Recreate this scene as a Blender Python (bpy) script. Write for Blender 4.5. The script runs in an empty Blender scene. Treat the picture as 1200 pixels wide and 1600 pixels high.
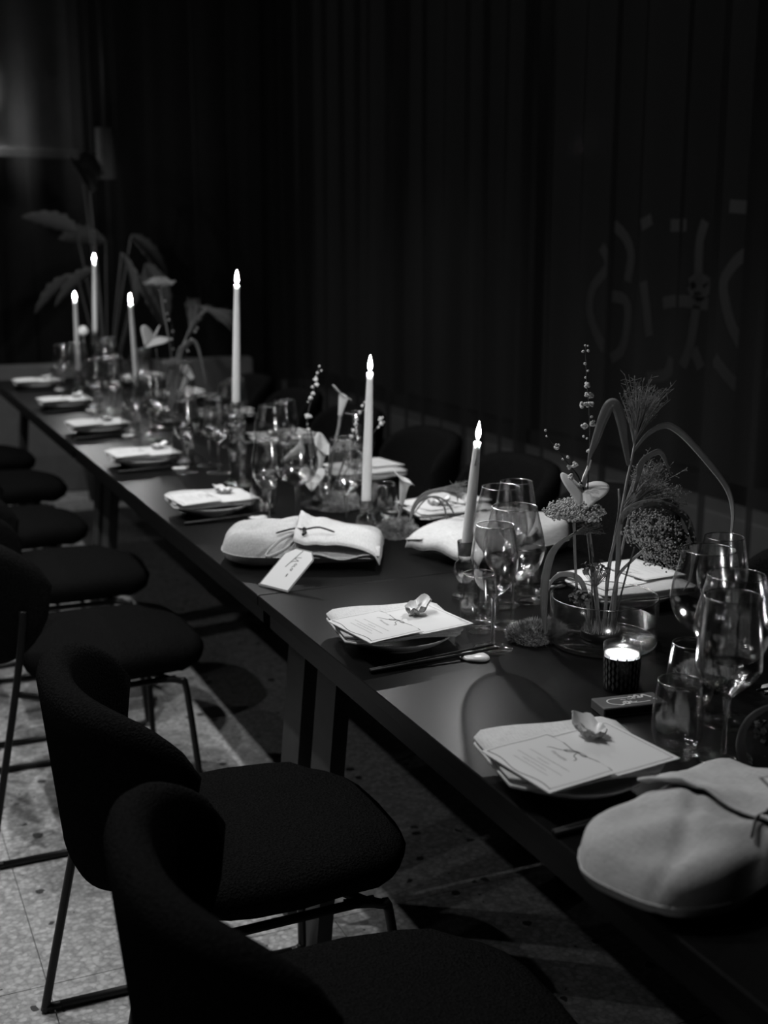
import bpy, math, random
from mathutils import Vector, Matrix
from math import sin, cos, pi, radians as R
rnd = random.Random(7)

# ------------------------------------------------------------------ camera
SC = bpy.context.scene
COL = SC.collection
FPX, CX, CY, HC = 1930.0, 600.0, 800.0, 1.42
VPX, VPY = -277.0, 378.0
PIT = math.atan((CY - VPY) / FPX)
_up = Vector((0, -cos(PIT), -sin(PIT)))
_d = Vector((VPX - CX, VPY - CY, FPX)).normalized()
_Y = (_d - _up * _d.dot(_up)).normalized()
_X = _Y.cross(_up)
CAMP = Vector((0, 0, HC))
def toworld(c): return Vector((c.dot(_X), c.dot(_Y), c.dot(_up)))
RIGHT, DOWN, FWD = toworld(Vector((1, 0, 0))), toworld(Vector((0, 1, 0))), toworld(Vector((0, 0, 1)))
cd = bpy.data.cameras.new('camera')
cam = bpy.data.objects.new('camera', cd); COL.objects.link(cam)
m = Matrix.Identity(4)
for i in range(3):
    m[i][0], m[i][1], m[i][2], m[i][3] = RIGHT[i], -DOWN[i], -FWD[i], CAMP[i]
cam.matrix_world = m
cd.sensor_fit = 'VERTICAL'; cd.sensor_height = 36.0; cd.sensor_width = 27.0
cd.lens = FPX / 1600 * 36
cd.clip_start = 0.05
cd.dof.use_dof = True; cd.dof.focus_distance = 2.02; cd.dof.aperture_fstop = 3.6
SC.camera = cam

# ------------------------------------------------------------------ world, exposure
w = bpy.data.worlds.new('night'); SC.world = w; w.use_nodes = True
bg = w.node_tree.nodes['Background']
bg.inputs[0].default_value = (1, 1, 1, 1); bg.inputs[1].default_value = 0.0013
SC.view_settings.view_transform = 'Standard'; SC.view_settings.look = 'None'
SC.view_settings.gamma = 1; SC.view_settings.exposure = 2.4
SC.view_settings.use_curve_mapping = False
SC.cycles.use_denoising = True
SC.cycles.use_adaptive_sampling = False
SC.cycles.max_bounces = 10; SC.cycles.transmission_bounces = 10; SC.cycles.transparent_max_bounces = 40
SC.cycles.sample_clamp_indirect = 60.0
SC.cycles.blur_glossy = 0.0
SC.cycles.caustics_reflective = False

SPOTS = [  # ceiling spotlights: position, aim, watts, cone degrees, what they stand over
    ((0.00, 2.15, 3.05), (0.60, 2.05, 0.5), 11, 95, 'above the aisle beside the flower bowl'),
    ((0.00, 2.90, 3.05), (0.55, 2.75, 0.5), 13, 95, 'above the aisle beside the tagged pouch'),
    ((0.00, 3.65, 3.05), (0.55, 3.50, 0.5), 11, 95, 'above the aisle beside the tall ribbed candlestick'),
    ((-0.25, 4.9, 3.05), (0.65, 4.7, 0.5), 11, 95, 'above the aisle beside the far bowl of flowers'),
    ((-0.25, 5.8, 3.05), (0.65, 5.6, 0.5), 10, 95, 'above the aisle near the end wall'),
    ((-1.35, 3.9, 3.05), (0.9, 3.9, 0.0), 3.2, 80, 'out over the room in line with the ribbed candlestick'),
    ((-1.35, 1.5, 3.05), (0.9, 1.6, 0.0), 1.8, 80, 'out over the room in line with the matchbox'),
]
CANDLE_W = 0.58

# ------------------------------------------------------------------ helpers
def ray(x, y):
    return toworld(Vector((x - CX, y - CY, FPX)))
def T(x, y, z=0.74):
    r = ray(x, y); return CAMP + r * ((z - HC) / r.z)
HF = Vector((FWD.x, FWD.y, 0)).normalized()
def V(base, x, y, d=0.0):
    """pixel -> point on the upright plane through base that faces the camera, pushed d back"""
    r = ray(x, y); b = Vector(base) + HF * d
    return CAMP + r * (HF.dot(b - CAMP) / HF.dot(r))
def atX(x, y, X):
    r = ray(x, y); return CAMP + r * (X / r.x)
def atY(x, y, Y):
    r = ray(x, y); return CAMP + r * (Y / r.y)

MATS = {}
def newmat(name):
    mt = bpy.data.materials.new(name); mt.use_nodes = True
    nt = mt.node_tree
    for n in list(nt.nodes): nt.nodes.remove(n)
    out = nt.nodes.new('ShaderNodeOutputMaterial')
    MATS[name] = mt
    return mt, nt, out
def mat(name, v, rough=0.5, spec=0.4, var=0.0, scale=40, bump=0.0, bscale=None, sss=0.0, sheen=0.0, metal=0.0, coat=0.0):
    mt, nt, out = newmat(name)
    p = nt.nodes.new('ShaderNodeBsdfPrincipled')
    nt.links.new(p.outputs[0], out.inputs[0])
    p.inputs['Base Color'].default_value = (v, v, v, 1)
    p.inputs['Roughness'].default_value = rough
    p.inputs['Specular IOR Level'].default_value = spec
    p.inputs['Metallic'].default_value = metal
    p.inputs['Coat Weight'].default_value = coat
    if sss:
        p.inputs['Subsurface Weight'].default_value = sss
        p.inputs['Subsurface Radius'].default_value = (1, 1, 1)
        p.inputs['Subsurface Scale'].default_value = 0.02
    if sheen:
        p.inputs['Sheen Weight'].default_value = sheen
    if var or bump:
        tc = nt.nodes.new('ShaderNodeTexCoord')
        nz = nt.nodes.new('ShaderNodeTexNoise'); nz.inputs['Scale'].default_value = scale
        nz.inputs['Detail'].default_value = 4
        nt.links.new(tc.outputs['Object'], nz.inputs['Vector'])
        if var:
            cr = nt.nodes.new('ShaderNodeValToRGB')
            a, b = max(0, v * (1 - var)), min(1, v * (1 + var))
            cr.color_ramp.elements[0].color = (a, a, a, 1); cr.color_ramp.elements[1].color = (b, b, b, 1)
            cr.color_ramp.elements[0].position = 0.3; cr.color_ramp.elements[1].position = 0.7
            nt.links.new(nz.outputs[0], cr.inputs[0]); nt.links.new(cr.outputs[0], p.inputs['Base Color'])
        if bump:
            n2 = nt.nodes.new('ShaderNodeTexNoise'); n2.inputs['Scale'].default_value = bscale or scale
            n2.inputs['Detail'].default_value = 3
            nt.links.new(tc.outputs['Object'], n2.inputs['Vector'])
            bp = nt.nodes.new('ShaderNodeBump'); bp.inputs['Strength'].default_value = bump
            bp.inputs['Distance'].default_value = 0.004
            nt.links.new(n2.outputs[0], bp.inputs['Height']); nt.links.new(bp.outputs[0], p.inputs['Normal'])
    return mt
def film(nt, out, tint, f0, rough, other=None, fmax=0.9, ripple=None):
    tr = nt.nodes.new('ShaderNodeBsdfTransparent'); tr.inputs[0].default_value = (tint, tint, tint, 1)
    gl = nt.nodes.new('ShaderNodeBsdfGlossy'); gl.inputs['Roughness'].default_value = rough
    lw = nt.nodes.new('ShaderNodeLayerWeight'); lw.inputs[0].default_value = 0.5
    pw = nt.nodes.new('ShaderNodeMath'); pw.operation = 'POWER'; pw.inputs[1].default_value = 4.0
    ma = nt.nodes.new('ShaderNodeMath'); ma.operation = 'MULTIPLY_ADD'; ma.inputs[1].default_value = max(0, fmax - f0); ma.inputs[2].default_value = f0
    mx = nt.nodes.new('ShaderNodeMixShader')
    nt.links.new(lw.outputs['Facing'], pw.inputs[0]); nt.links.new(pw.outputs[0], ma.inputs[0]); nt.links.new(ma.outputs[0], mx.inputs[0])
    nt.links.new(tr.outputs[0], mx.inputs[1]); nt.links.new(gl.outputs[0], mx.inputs[2])
    if ripple:   # blown glass is uneven where it is thick: ripples below height z0..z1
        z0, z1, st, sc = ripple
        tc = nt.nodes.new('ShaderNodeTexCoord'); nz = nt.nodes.new('ShaderNodeTexNoise'); nz.inputs['Scale'].default_value = sc; nz.inputs['Detail'].default_value = 1
        sx = nt.nodes.new('ShaderNodeSeparateXYZ'); mr = nt.nodes.new('ShaderNodeMapRange')
        mr.inputs[1].default_value = z0; mr.inputs[2].default_value = z1; mr.inputs[3].default_value = st; mr.inputs[4].default_value = 0.0
        bp = nt.nodes.new('ShaderNodeBump'); bp.inputs['Distance'].default_value = 0.003
        nt.links.new(tc.outputs['Object'], nz.inputs['Vector']); nt.links.new(tc.outputs['Object'], sx.inputs[0]); nt.links.new(sx.outputs[2], mr.inputs[0])
        nt.links.new(mr.outputs[0], bp.inputs['Strength']); nt.links.new(nz.outputs[0], bp.inputs['Height']); nt.links.new(bp.outputs[0], gl.inputs['Normal'])
    last = mx
    if other:
        m2 = nt.nodes.new('ShaderNodeMixShader'); m2.inputs[0].default_value = 0.5
        nt.links.new(other.outputs[0], m2.inputs[1]); nt.links.new(mx.outputs[0], m2.inputs[2]); last = m2
    nt.links.new(last.outputs[0], out.inputs[0])
def mat_thin(name, tint=0.96, f0=0.09, rough=0.0, fmax=0.9, ripple=None):
    mt, nt, out = newmat(name); film(nt, out, tint, f0, rough, None, fmax, ripple); return mt
def mat_glass(name, ior=1.5, c=0.98):
    """solid crystal: half refraction, half clear film with a sharp sheen, so lamps keep their glints in it"""
    mt, nt, out = newmat(name)
    g = nt.nodes.new('ShaderNodeBsdfGlass'); g.inputs['IOR'].default_value = ior
    g.inputs['Roughness'].default_value = 0.0; g.inputs['Color'].default_value = (c, c, c, 1)
    film(nt, out, 0.97, 0.12, 0.15, g, 0.9, (0.3, 0.4, 0.4, 70))
    return mt
def mat_flame(name, s):
    mt, nt, out = newmat(name)
    e = nt.nodes.new('ShaderNodeEmission'); e.inputs[1].default_value = s
    tr = nt.nodes.new('ShaderNodeBsdfTransparent'); ad = nt.nodes.new('ShaderNodeAddShader')
    nt.links.new(e.outputs[0], ad.inputs[0]); nt.links.new(tr.outputs[0], ad.inputs[1])
    nt.links.new(ad.outputs[0], out.inputs[0]); return mt
def mat_emit(name, s):
    mt, nt, out = newmat(name)
    e = nt.nodes.new('ShaderNodeEmission'); e.inputs[1].default_value = s
    nt.links.new(e.outputs[0], out.inputs[0]); return mt
def mat_sheer(name, v, alpha):
    mt, nt, out = newmat(name)
    tr = nt.nodes.new('ShaderNodeBsdfTransparent')
    df = nt.nodes.new('ShaderNodeBsdfDiffuse'); df.inputs[0].default_value = (v, v, v, 1)
    tl = nt.nodes.new('ShaderNodeBsdfTranslucent'); tl.inputs[0].default_value = (v, v, v, 1)
    m1 = nt.nodes.new('ShaderNodeMixShader'); m1.inputs[0].default_value = 0.4
    m2 = nt.nodes.new('ShaderNodeMixShader'); m2.inputs[0].default_value = alpha
    nt.links.new(df.outputs[0], m1.inputs[1]); nt.links.new(tl.outputs[0], m1.inputs[2])
    nt.links.new(tr.outputs[0], m2.inputs[1]); nt.links.new(m1.outputs[0], m2.inputs[2])
    nt.links.new(m2.outputs[0], out.inputs[0]); return mt
def mat_leafy(name, v, tr=0.3, var=0.25, scale=30):
    mt, nt, out = newmat(name)
    p = nt.nodes.new('ShaderNodeBsdfPrincipled'); p.inputs['Roughness'].default_value = 0.55
    p.inputs['Specular IOR Level'].default_value = 0.25
    tl = nt.nodes.new('ShaderNodeBsdfTranslucent'); mx = nt.nodes.new('ShaderNodeMixShader'); mx.inputs[0].default_value = tr
    tc = nt.nodes.new('ShaderNodeTexCoord'); nz = nt.nodes.new('ShaderNodeTexNoise'); nz.inputs['Scale'].default_value = scale
    cr = nt.nodes.new('ShaderNodeValToRGB')
    a, b = v * (1 - var), v * (1 + var)
    cr.color_ramp.elements[0].color = (a, a, a, 1); cr.color_ramp.elements[1].color = (b, b, b, 1)
    nt.links.new(tc.outputs['Object'], nz.inputs['Vector']); nt.links.new(nz.outputs[0], cr.inputs[0])
    nt.links.new(cr.outputs[0], p.inputs['Base Color']); nt.links.new(cr.outputs[0], tl.inputs[0])
    nt.links.new(p.outputs[0], mx.inputs[1]); nt.links.new(tl.outputs[0], mx.inputs[2]); nt.links.new(mx.outputs[0], out.inputs[0])
    return mt
def mat_terrazzo(name):
    mt, nt, out = newmat(name)
    N = nt.nodes.new; L = nt.links.new
    p = N('ShaderNodeBsdfPrincipled'); p.inputs['Roughness'].default_value = 0.45; p.inputs['Specular IOR Level'].default_value = 0.35
    ge = N('ShaderNodeNewGeometry')
    v1 = N('ShaderNodeTexVoronoi'); v1.inputs['Scale'].default_value = 85
    v2 = N('ShaderNodeTexVoronoi'); v2.inputs['Scale'].default_value = 34
    v3 = N('ShaderNodeTexVoronoi'); v3.inputs['Scale'].default_value = 9
    nz = N('ShaderNodeTexNoise'); nz.inputs['Scale'].default_value = 60
    wv = N('ShaderNodeVectorMath'); wv.operation = 'MULTIPLY_ADD'
    wv.inputs[1].default_value = (0.012, 0.012, 0.012)
    L(ge.outputs['Position'], nz.inputs['Vector']); L(nz.outputs['Color'], wv.inputs[0]); L(ge.outputs['Position'], wv.inputs[2])
    for vv in (v1, v2, v3): L(wv.outputs[0], vv.inputs['Vector'])
    def ramp(e0, e1, p0, p1, src):
        c = N('ShaderNodeValToRGB'); c.color_ramp.elements[0].color = (e0,) * 3 + (1,); c.color_ramp.elements[1].color = (e1,) * 3 + (1,)
        c.color_ramp.elements[0].position = p0; c.color_ramp.elements[1].position = p1; L(src, c.inputs[0]); return c
    s1 = N('ShaderNodeSeparateColor'); L(v1.outputs['Color'], s1.inputs[0])
    base = ramp(0.40, 0.62, 0.2, 0.9, s1.outputs[0])
    ring = ramp(1.0, 0.72, 0.35, 0.75, v1.outputs['Distance'])
    mul = N('ShaderNodeMix'); mul.data_type = 'RGBA'; mul.blend_type = 'MULTIPLY'; mul.inputs[0].default_value = 1
    L(base.outputs[0], mul.inputs['A']); L(ring.outputs[0], mul.inputs['B'])
    last = mul.outputs['Result']
    for vv, chance, rad, dark in ((v2, 0.20, 0.30, 0.06), (v3, 0.10, 0.17, 0.07)):
        s = N('ShaderNodeSeparateColor'); L(vv.outputs['Color'], s.inputs[0])
        lt = N('ShaderNodeMath'); lt.operation = 'LESS_THAN'; lt.inputs[1].default_value = chance; L(s.outputs[1], lt.inputs[0])
        dd = N('ShaderNodeMath'); dd.operation = 'LESS_THAN'; L(vv.outputs['Distance'], dd.inputs[0])
        rr = N('ShaderNodeMath'); rr.operation = 'MULTIPLY'; rr.inputs[1].default_value = rad * 1.6; L(s.outputs[2], rr.inputs[0]); L(rr.outputs[0], dd.inputs[1])
        an = N('ShaderNodeMath'); an.operation = 'MULTIPLY'; L(lt.outputs[0], an.inputs[0]); L(dd.outputs[0], an.inputs[1])
        mx = N('ShaderNodeMix'); mx.data_type = 'RGBA'; L(an.outputs[0], mx.inputs[0]); L(last, mx.inputs['A'])
        mx.inputs['B'].default_value = (dark, dark, dark, 1); last = mx.outputs['Result']
    L(last, p.inputs['Base Color']); L(p.outputs[0], out.inputs[0]); return mt
def mat_linen(name, v):
    mt, nt, out = newmat(name)
    N = nt.nodes.new; L = nt.links.new
    p = N('ShaderNodeBsdfPrincipled'); p.inputs['Roughness'].default_value = 0.9; p.inputs['Specular IOR Level'].default_value = 0.1
    p.inputs['Sheen Weight'].default_value = 0.15
    tc = N('ShaderNodeTexCoord')
    fac = []
    for sc in ((60, 900, 200), (900, 60, 200)):
        mp = N('ShaderNodeMapping'); mp.inputs['Scale'].default_value = sc
        nz = N('ShaderNodeTexNoise'); nz.inputs['Scale'].default_value = 1.0; nz.inputs['Detail'].default_value = 2
        L(tc.outputs['Object'], mp.inputs[0]); L(mp.outputs[0], nz.inputs['Vector']); fac.append(nz.outputs[0])
    ad = N('ShaderNodeMath'); ad.operation = 'ADD'; L(fac[0], ad.inputs[0]); L(fac[1], ad.inputs[1])
    cr = N('ShaderNodeMapRange'); cr.inputs[1].default_value = 0.7; cr.inputs[2].default_value = 1.3
    cr.inputs[3].default_value = v * 0.78; cr.inputs[4].default_value = v * 1.12; L(ad.outputs[0], cr.inputs[0])
    cc = N('ShaderNodeCombineColor')
    for i in range(3): L(cr.outputs[0], cc.inputs[i])
    L(cc.outputs[0], p.inputs['Base Color'])
    bp = N('ShaderNodeBump'); bp.inputs['Strength'].default_value = 0.25; bp.inputs['Distance'].default_value = 0.001
    L(ad.outputs[0], bp.inputs['Height']); L(bp.outputs[0], p.inputs['Normal']); L(p.outputs[0], out.inputs[0]); return mt

M_TABLE = mat('table_black', 0.005, 0.40, 0.10, var=0.15, scale=90)
M_EDGE = mat('table_edge', 0.015, 0.5, 0.3)
M_LEG = mat('table_leg', 0.035, 0.55, 0.3, var=0.15, scale=20)
M_CHAIR = mat('boucle', 0.010, 1.0, 0.0, var=0.4, scale=260, bump=1.0, bscale=260)
M_TUBE = mat('black_steel', 0.010, 0.4, 0.35)
M_PAPER = mat('paper', 0.74, 0.85, 0.1)
M_INK = mat('ink', 0.05, 0.8, 0.1)
M_INKL = mat('ink_light', 0.22, 0.8, 0.1)
M_NAP = mat_linen('napkin', 0.66)
M_BAG = mat_linen('linen_pouch', 0.54)
M_BAGF = mat_linen('linen_flap', 0.60)
M_PLATE = mat('glazed_stoneware', 0.62, 0.25, 0.5)
M_REST = mat('porcelain', 0.70, 0.25, 0.5)
M_STICK = mat('chopstick_black', 0.010, 0.5, 0.2)
M_WAX = mat('wax', 0.82, 0.45, 0.3, sss=0.6)
M_WICK = mat('wick', 0.02, 0.9, 0.0)
M_FLAME = mat_flame('flame', 12.0)
M_THIN = mat_thin('glass_thin', 0.96, 0.08, 0.16)
M_WINE = mat_thin('glass_wine', 0.92, 0.11, 0.14, 0.9, (0.11, 0.15, 0.5, 60))
M_BASE = mat_thin('glass_base', 0.97, 0.06, 0.12, 0.9, (0.3, 0.4, 0.45, 55))
M_RIM = mat_thin('glass_rim', 0.75, 0.30, 0.22)
M_TUMB = mat_thin('glass_tumbler', 0.945, 0.12, 0.14, 0.9, (0.018, 0.045, 0.6, 60))
M_PANE = mat_thin('pane', 0.9, 0.001, 0.0, 0.03)
M_GLASS = mat_glass('glass_solid')
M_WATER = mat_thin('water', 0.95, 0.02)
M_SHELL = mat('shell_nacre', 0.78, 0.3, 0.5, var=0.12, scale=60)
M_SHELLR = mat('shell_rough', 0.38, 0.85, 0.2, var=0.5, scale=150, bump=0.8, bscale=200)
M_MOSS = mat('moss', 0.36, 0.95, 0.05, var=0.4, scale=90)
M_BLADE = mat_leafy('grass_blade', 0.23)
M_BLADEL = mat_leafy('grass_blade_light', 0.32)
M_STEM = mat('stem', 0.22, 0.6, 0.2, var=0.2, scale=40)
M_STEMD = mat('stem_dark', 0.06, 0.6, 0.2)
M_YARROW = mat('yarrow', 0.46, 0.9, 0.05, var=0.3, scale=120)
M_YARROWD = mat('yarrow_dark', 0.32, 0.9, 0.05, var=0.35, scale=120)
M_PLUME = mat('plume', 0.20, 0.9, 0.05)
M_PETAL = mat_leafy('white_petal', 0.72, 0.35, 0.06)
M_SPADIX = mat('spadix', 0.62, 0.6, 0.2)
M_BLOSSOM = mat('blossom', 0.70, 0.8, 0.1)
M_TWIG = mat('twig', 0.07, 0.8, 0.1)
M_DRIED = mat('dried_bloom', 0.14, 0.85, 0.1, var=0.4, scale=80)
M_MATCH = mat('matchbox_card', 0.11, 0.6, 0.3)
M_MATCHS = mat('matchbox_striker', 0.02, 0.8, 0.1)
M_PRINT = mat('pale_print', 0.7, 0.7, 0.2)
M_VOT = mat('votive_dark_glass', 0.012, 0.15, 0.5)
M_FLOORJ = mat('floor_joint', 0.18, 0.9, 0.1)
M_TERR = mat_terrazzo('terrazzo')
M_WALL = mat('dark_plaster', 0.05, 0.85, 0.1, var=0.1, scale=12)
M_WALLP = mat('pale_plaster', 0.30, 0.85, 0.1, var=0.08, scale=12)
M_LEDGE = mat('grey_ledge', 0.16, 0.8, 0.2, var=0.08, scale=12)
M_CEIL = mat('dark_ceiling', 0.05, 0.9, 0.1)
M_FRAME = mat('window_frame', 0.03, 0.5, 0.3)
M_SHEER = mat_sheer('sheer_voile', 0.028, 0.62)
M_SHEERF = mat_sheer('sheer_voile_far', 0.03, 0.62)
M_LETTER, _nt, _o = newmat('window_lettering')
_a = _nt.nodes.new('ShaderNodeBsdfTranslucent'); _a.inputs[0].default_value = (0.8, 0.8, 0.8, 1); _nt.links.new(_a.outputs[0], _o.inputs[0])
M_POT = mat('pot', 0.08, 0.7, 0.2)
M_PLANT = mat_leafy('house_plant', 0.10, 0.25)
M_LAMP = mat('lamp_housing', 0.03, 0.4, 0.4)
M_SHADE = mat('pale_shade', 0.09, 0.8, 0.1)

class MB:
    def __init__(s): s.v = []; s.f = []
    def add(s, vs, fs):
        o = len(s.v); s.v += [tuple(v) for v in vs]; s.f += [tuple(i + o for i in f) for f in fs]; return s
    def box(s, a, b, bev=0.0):
        x0, y0, z0 = a; x1, y1, z1 = b
        if bev <= 0:
            vs = [(x0, y0, z0), (x1, y0, z0), (x1, y1, z0), (x0, y1, z0), (x0, y0, z1), (x1, y0, z1), (x1, y1, z1), (x0, y1, z1)]
            return s.add(vs, [(3, 2, 1, 0), (4, 5, 6, 7), (0, 1, 5, 4), (1, 2, 6, 5), (2, 3, 7, 6), (3, 0, 4, 7)])
        rings = []
        for z, e in ((z0, bev), (z0 + bev, 0), (z1 - bev, 0), (z1, bev)):
            X0, X1, Y0, Y1 = x0 + e, x1 - e, y0 + e, y1 - e; c = bev
            rings.append([(X0 + c, Y0, z), (X1 - c, Y0, z), (X1, Y0 + c, z), (X1, Y1 - c, z), (X1 - c, Y1, z), (X0 + c, Y1, z), (X0, Y1 - c, z), (X0, Y0 + c, z)])
        return s.loft(rings, True, True)
    def loft(s, rings, cap0=False, cap1=False, closed=True):
        n = len(rings[0]); vs = [p for r in rings for p in r]; fs = []
        for i in range(len(rings) - 1):
            for j in range(n if closed else n - 1):
                k = (j + 1) % n
                fs.append((i * n + j, i * n + k, (i + 1) * n + k, (i + 1) * n + j))
        if cap0: fs.append(tuple(reversed(range(n))))
        if cap1: fs.append(tuple(range((len(rings) - 1) * n, len(rings) * n)))
        return s.add(vs, fs)
    def lathe(s, prof, seg=24, c=(0, 0, 0), cap0=False, cap1=False, rib=None):
        rings = []
        for i, (r, z) in enumerate(prof):
            ring = []
            for j in range(seg):
                a = 2 * pi * j / seg; rr = r
                if rib and rib[0] <= z <= rib[1]: rr = r * (1 + rib[3] * cos(rib[2] * a))
                ring.append((c[0] + rr * cos(a), c[1] + rr * sin(a), c[2] + z))
            rings.append(ring)
        return s.loft(rings, cap0, cap1)
    def tube(s, pts, rad, seg=8, caps=True):
        pts = [Vector(p) for p in pts]; n = len(pts)
        if not hasattr(rad, '__len__'): rad = [rad] * n
        rings = []; u = None
        for i, p in enumerate(pts):
            t = (pts[min(i + 1, n - 1)] - pts[max(i - 1, 0)])
            t = t.normalized() if t.length > 1e-9 else Vector((0, 0, 1))
            if u is None: u = t.orthogonal().normalized()
            else:
                u = u - t * u.dot(t); u = u.normalized() if u.length > 1e-6 else t.orthogonal().normalized()
            v = t.cross(u)
            rings.append([p + (u * cos(2 * pi * j / seg) + v * sin(2 * pi * j / seg)) * rad[i] for j in range(seg)])
        return s.loft(rings, caps, caps)
    def grid(s, fn, nu, nv):
        vs = [fn(i / nu, j / nv) for i in range(nu + 1) for j in range(nv + 1)]
        fs = [(i * (nv + 1) + j, (i + 1) * (nv + 1) + j, (i + 1) * (nv + 1) + j + 1, i * (nv + 1) + j + 1) for i in range(nu) for j in range(nv)]
        return s.add(vs, fs)
    def ball(s, c, r, seg=6, rings=4, sq=(1, 1, 1)):
        rr = []
        for i in range(1, rings):
            a = pi * i / rings
            rr.append([(c[0] + r * sq[0] * sin(a) * cos(2 * pi * j / seg), c[1] + r * sq[1] * sin(a) * sin(2 * pi * j / seg), c[2] - r * sq[2] * cos(a)) for j in range(seg)])
        o = len(s.v); s.loft(rr)
        n = len(rr)
        s.v += [(c[0], c[1], c[2] - r * sq[2]), (c[0], c[1], c[2] + r * sq[2])]
        b, t = len(s.v) - 2, len(s.v) - 1
        for j in range(seg):
            k = (j + 1) % seg
            s.f.append((o + k, o + j, b)); s.f.append((o + (n - 1) * seg + j, o + (n - 1) * seg + k, t))
        return s
    def strokes(s, lines, wd, z=0.0):
        for ln in lines:
            n = len(ln); L_, R_ = [], []
            for i, (x, y) in enumerate(ln):
                dx = ln[min(i + 1, n - 1)][0] - ln[max(i - 1, 0)][0]; dy = ln[min(i + 1, n - 1)][1] - ln[max(i - 1, 0)][1]
                d = math.hypot(dx, dy) or 1; nx, ny = -dy / d * wd / 2, dx / d * wd / 2
                L_.append((x + nx, y + ny, z)); R_.append((x - nx, y - ny, z))
            s.add(L_ + R_, [(i, n + i, n + i + 1, i + 1) for i in range(n - 1)])
        return s
    def mesh(s, name, mt, smooth=True):
        me = bpy.data.meshes.new(name); me.from_pydata(s.v, [], s.f); me.update()
        me.materials.append(mt)
        if smooth: me.polygons.foreach_set('use_smooth', [True] * len(me.polygons))
        return me
    def build(s, name, mt, parent=None, smooth=True, loc=None, sharp=None):
        return obj(name, s.mesh(name, mt, smooth), parent, loc, sharp if smooth else None)
def obj(name, me, parent=None, loc=None, sharp=None):
    o = bpy.data.objects.new(name, me); COL.objects.link(o)
    if parent is not None: o.parent = parent
    if loc is not None: o.location = loc
    if sharp and not me.get('sh'):
        me.set_sharp_from_angle(angle=R(sharp)); me['sh'] = 1
    return o
def tag(o, label, cat, group=None):
    o['label'] = label; o['category'] = cat
    if group: o['group'] = group
    return o
def thing(name, label, cat, loc=(0, 0, 0), rz=0, group=None):
    o = bpy.data.objects.new(name, None); COL.objects.link(o); o.empty_display_size = 0.02
    o.location = loc; o.rotation_euler = (0, 0, rz)
    return tag(o, label, cat, group)
def struct(name, mb, mt, smooth=False):
    o = mb.build(name, mt, None, smooth); o['kind'] = 'structure'; return o
def kids(o): return [c for c in bpy.data.objects if c.parent == o]
TREES = {}
def dup(root, loc, rz=0, label=None, group=None, tilt=None):
    if root.name not in TREES:
        TREES[root.name] = [(c, [g for g in bpy.data.objects if g.parent == c]) for c in bpy.data.objects if c.parent == root]
    r = root.copy(); COL.objects.link(r); r.location = loc; r.rotation_euler = tilt or (0, 0, rz)
    if label: r['label'] = label
    if group: r['group'] = group
    for ch, gs in TREES[root.name]:
        c = ch.copy(); COL.objects.link(c); c.parent = r
        for g in gs:
            d = g.copy(); COL.objects.link(d); d.parent = c
    return r
def smoothpath(pts, n=8):
    P = [Vector(p) for p in pts]; out = []
    for i in range(len(P) - 1):
        p0, p1, p2, p3 = P[max(i - 1, 0)], P[i], P[i + 1], P[min(i + 2, len(P) - 1)]
        for k in range(n):
            t = k / n
            out.append(0.5 * ((2 * p1) + (p2 - p0) * t + (2 * p0 - 5 * p1 + 4 * p2 - p3) * t * t + (3 * p1 - p0 - 3 * p2 + p3) * t ** 3))
    out.append(P[-1]); return out

# ================================================================== ROOM
XL, XR, YB, YF, ZC = -3.1, 2.80, -2.6, 7.75, 3.3
JX, JY, TS = 0.276, 2.243, 0.6
fl = struct('floor', MB().box((XL - .1, YB - .1, -0.12), (XR + .1, YF + .1, -0.006)), M_FLOORJ)
tile_me = MB().box((0.001, 0.001, -0.006), (TS - 0.001, TS - 0.001, 0)).mesh('tile', M_TERR, False)
ix0, ix1 = math.floor((XL - JX) / TS), math.ceil((XR - JX) / TS)
iy0, iy1 = math.floor((YB - JY) / TS), math.ceil((YF - JY) / TS)
for i in range(ix0, ix1):
    for j in range(iy0, iy1):
        obj('tile', tile_me, fl, (JX + i * TS, JY + j * TS, 0))
struct('ceiling', MB().box((XL - .1, YB - .1, ZC), (XR + .1, YF + .1, ZC + 0.1)), M_CEIL)
struct('wall_left', MB().box((XL - .1, YB - .1, -.1), (XL, YF + .1, ZC)), M_WALL)
struct('wall_back', MB().box((XL, YB - .1, -.1), (XR, YB, ZC)), M_WALL)
# curtain-side wall with a run of windows above a low parapet
struct('wall_right', MB().box((XR, YB, -.1), (XR + .12, YF + .1, 0.40)).box((XR, YB, 3.0), (XR + .12, YF + .1, ZC)), M_WALL)
struct('trim_1', MB().box((XR - 0.13, YB, 0.38), (XR + .10, YF, 0.53), 0.006), M_WALLP)
yy = YB; n = 0
while yy < YF - 0.2:
    n += 1; y1 = min(yy + 1.48, YF)
    wn = struct('window_%d' % n, MB().box((XR + .02, yy, .53), (XR + .10, yy + .06, 3.0)).box((XR + .02, y1 - .06, .53), (XR + .10, y1, 3.0))
                .box((XR + .02, yy, .53), (XR + .10, y1, .60)).box((XR + .02, yy, 2.94), (XR + .10, y1, 3.0)), M_FRAME)
    MB().box((XR + .055, yy + .06, .60), (XR + .063, y1 - .06, 2.94)).build('pane', M_PANE, wn, False)
    yy = y1
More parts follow.
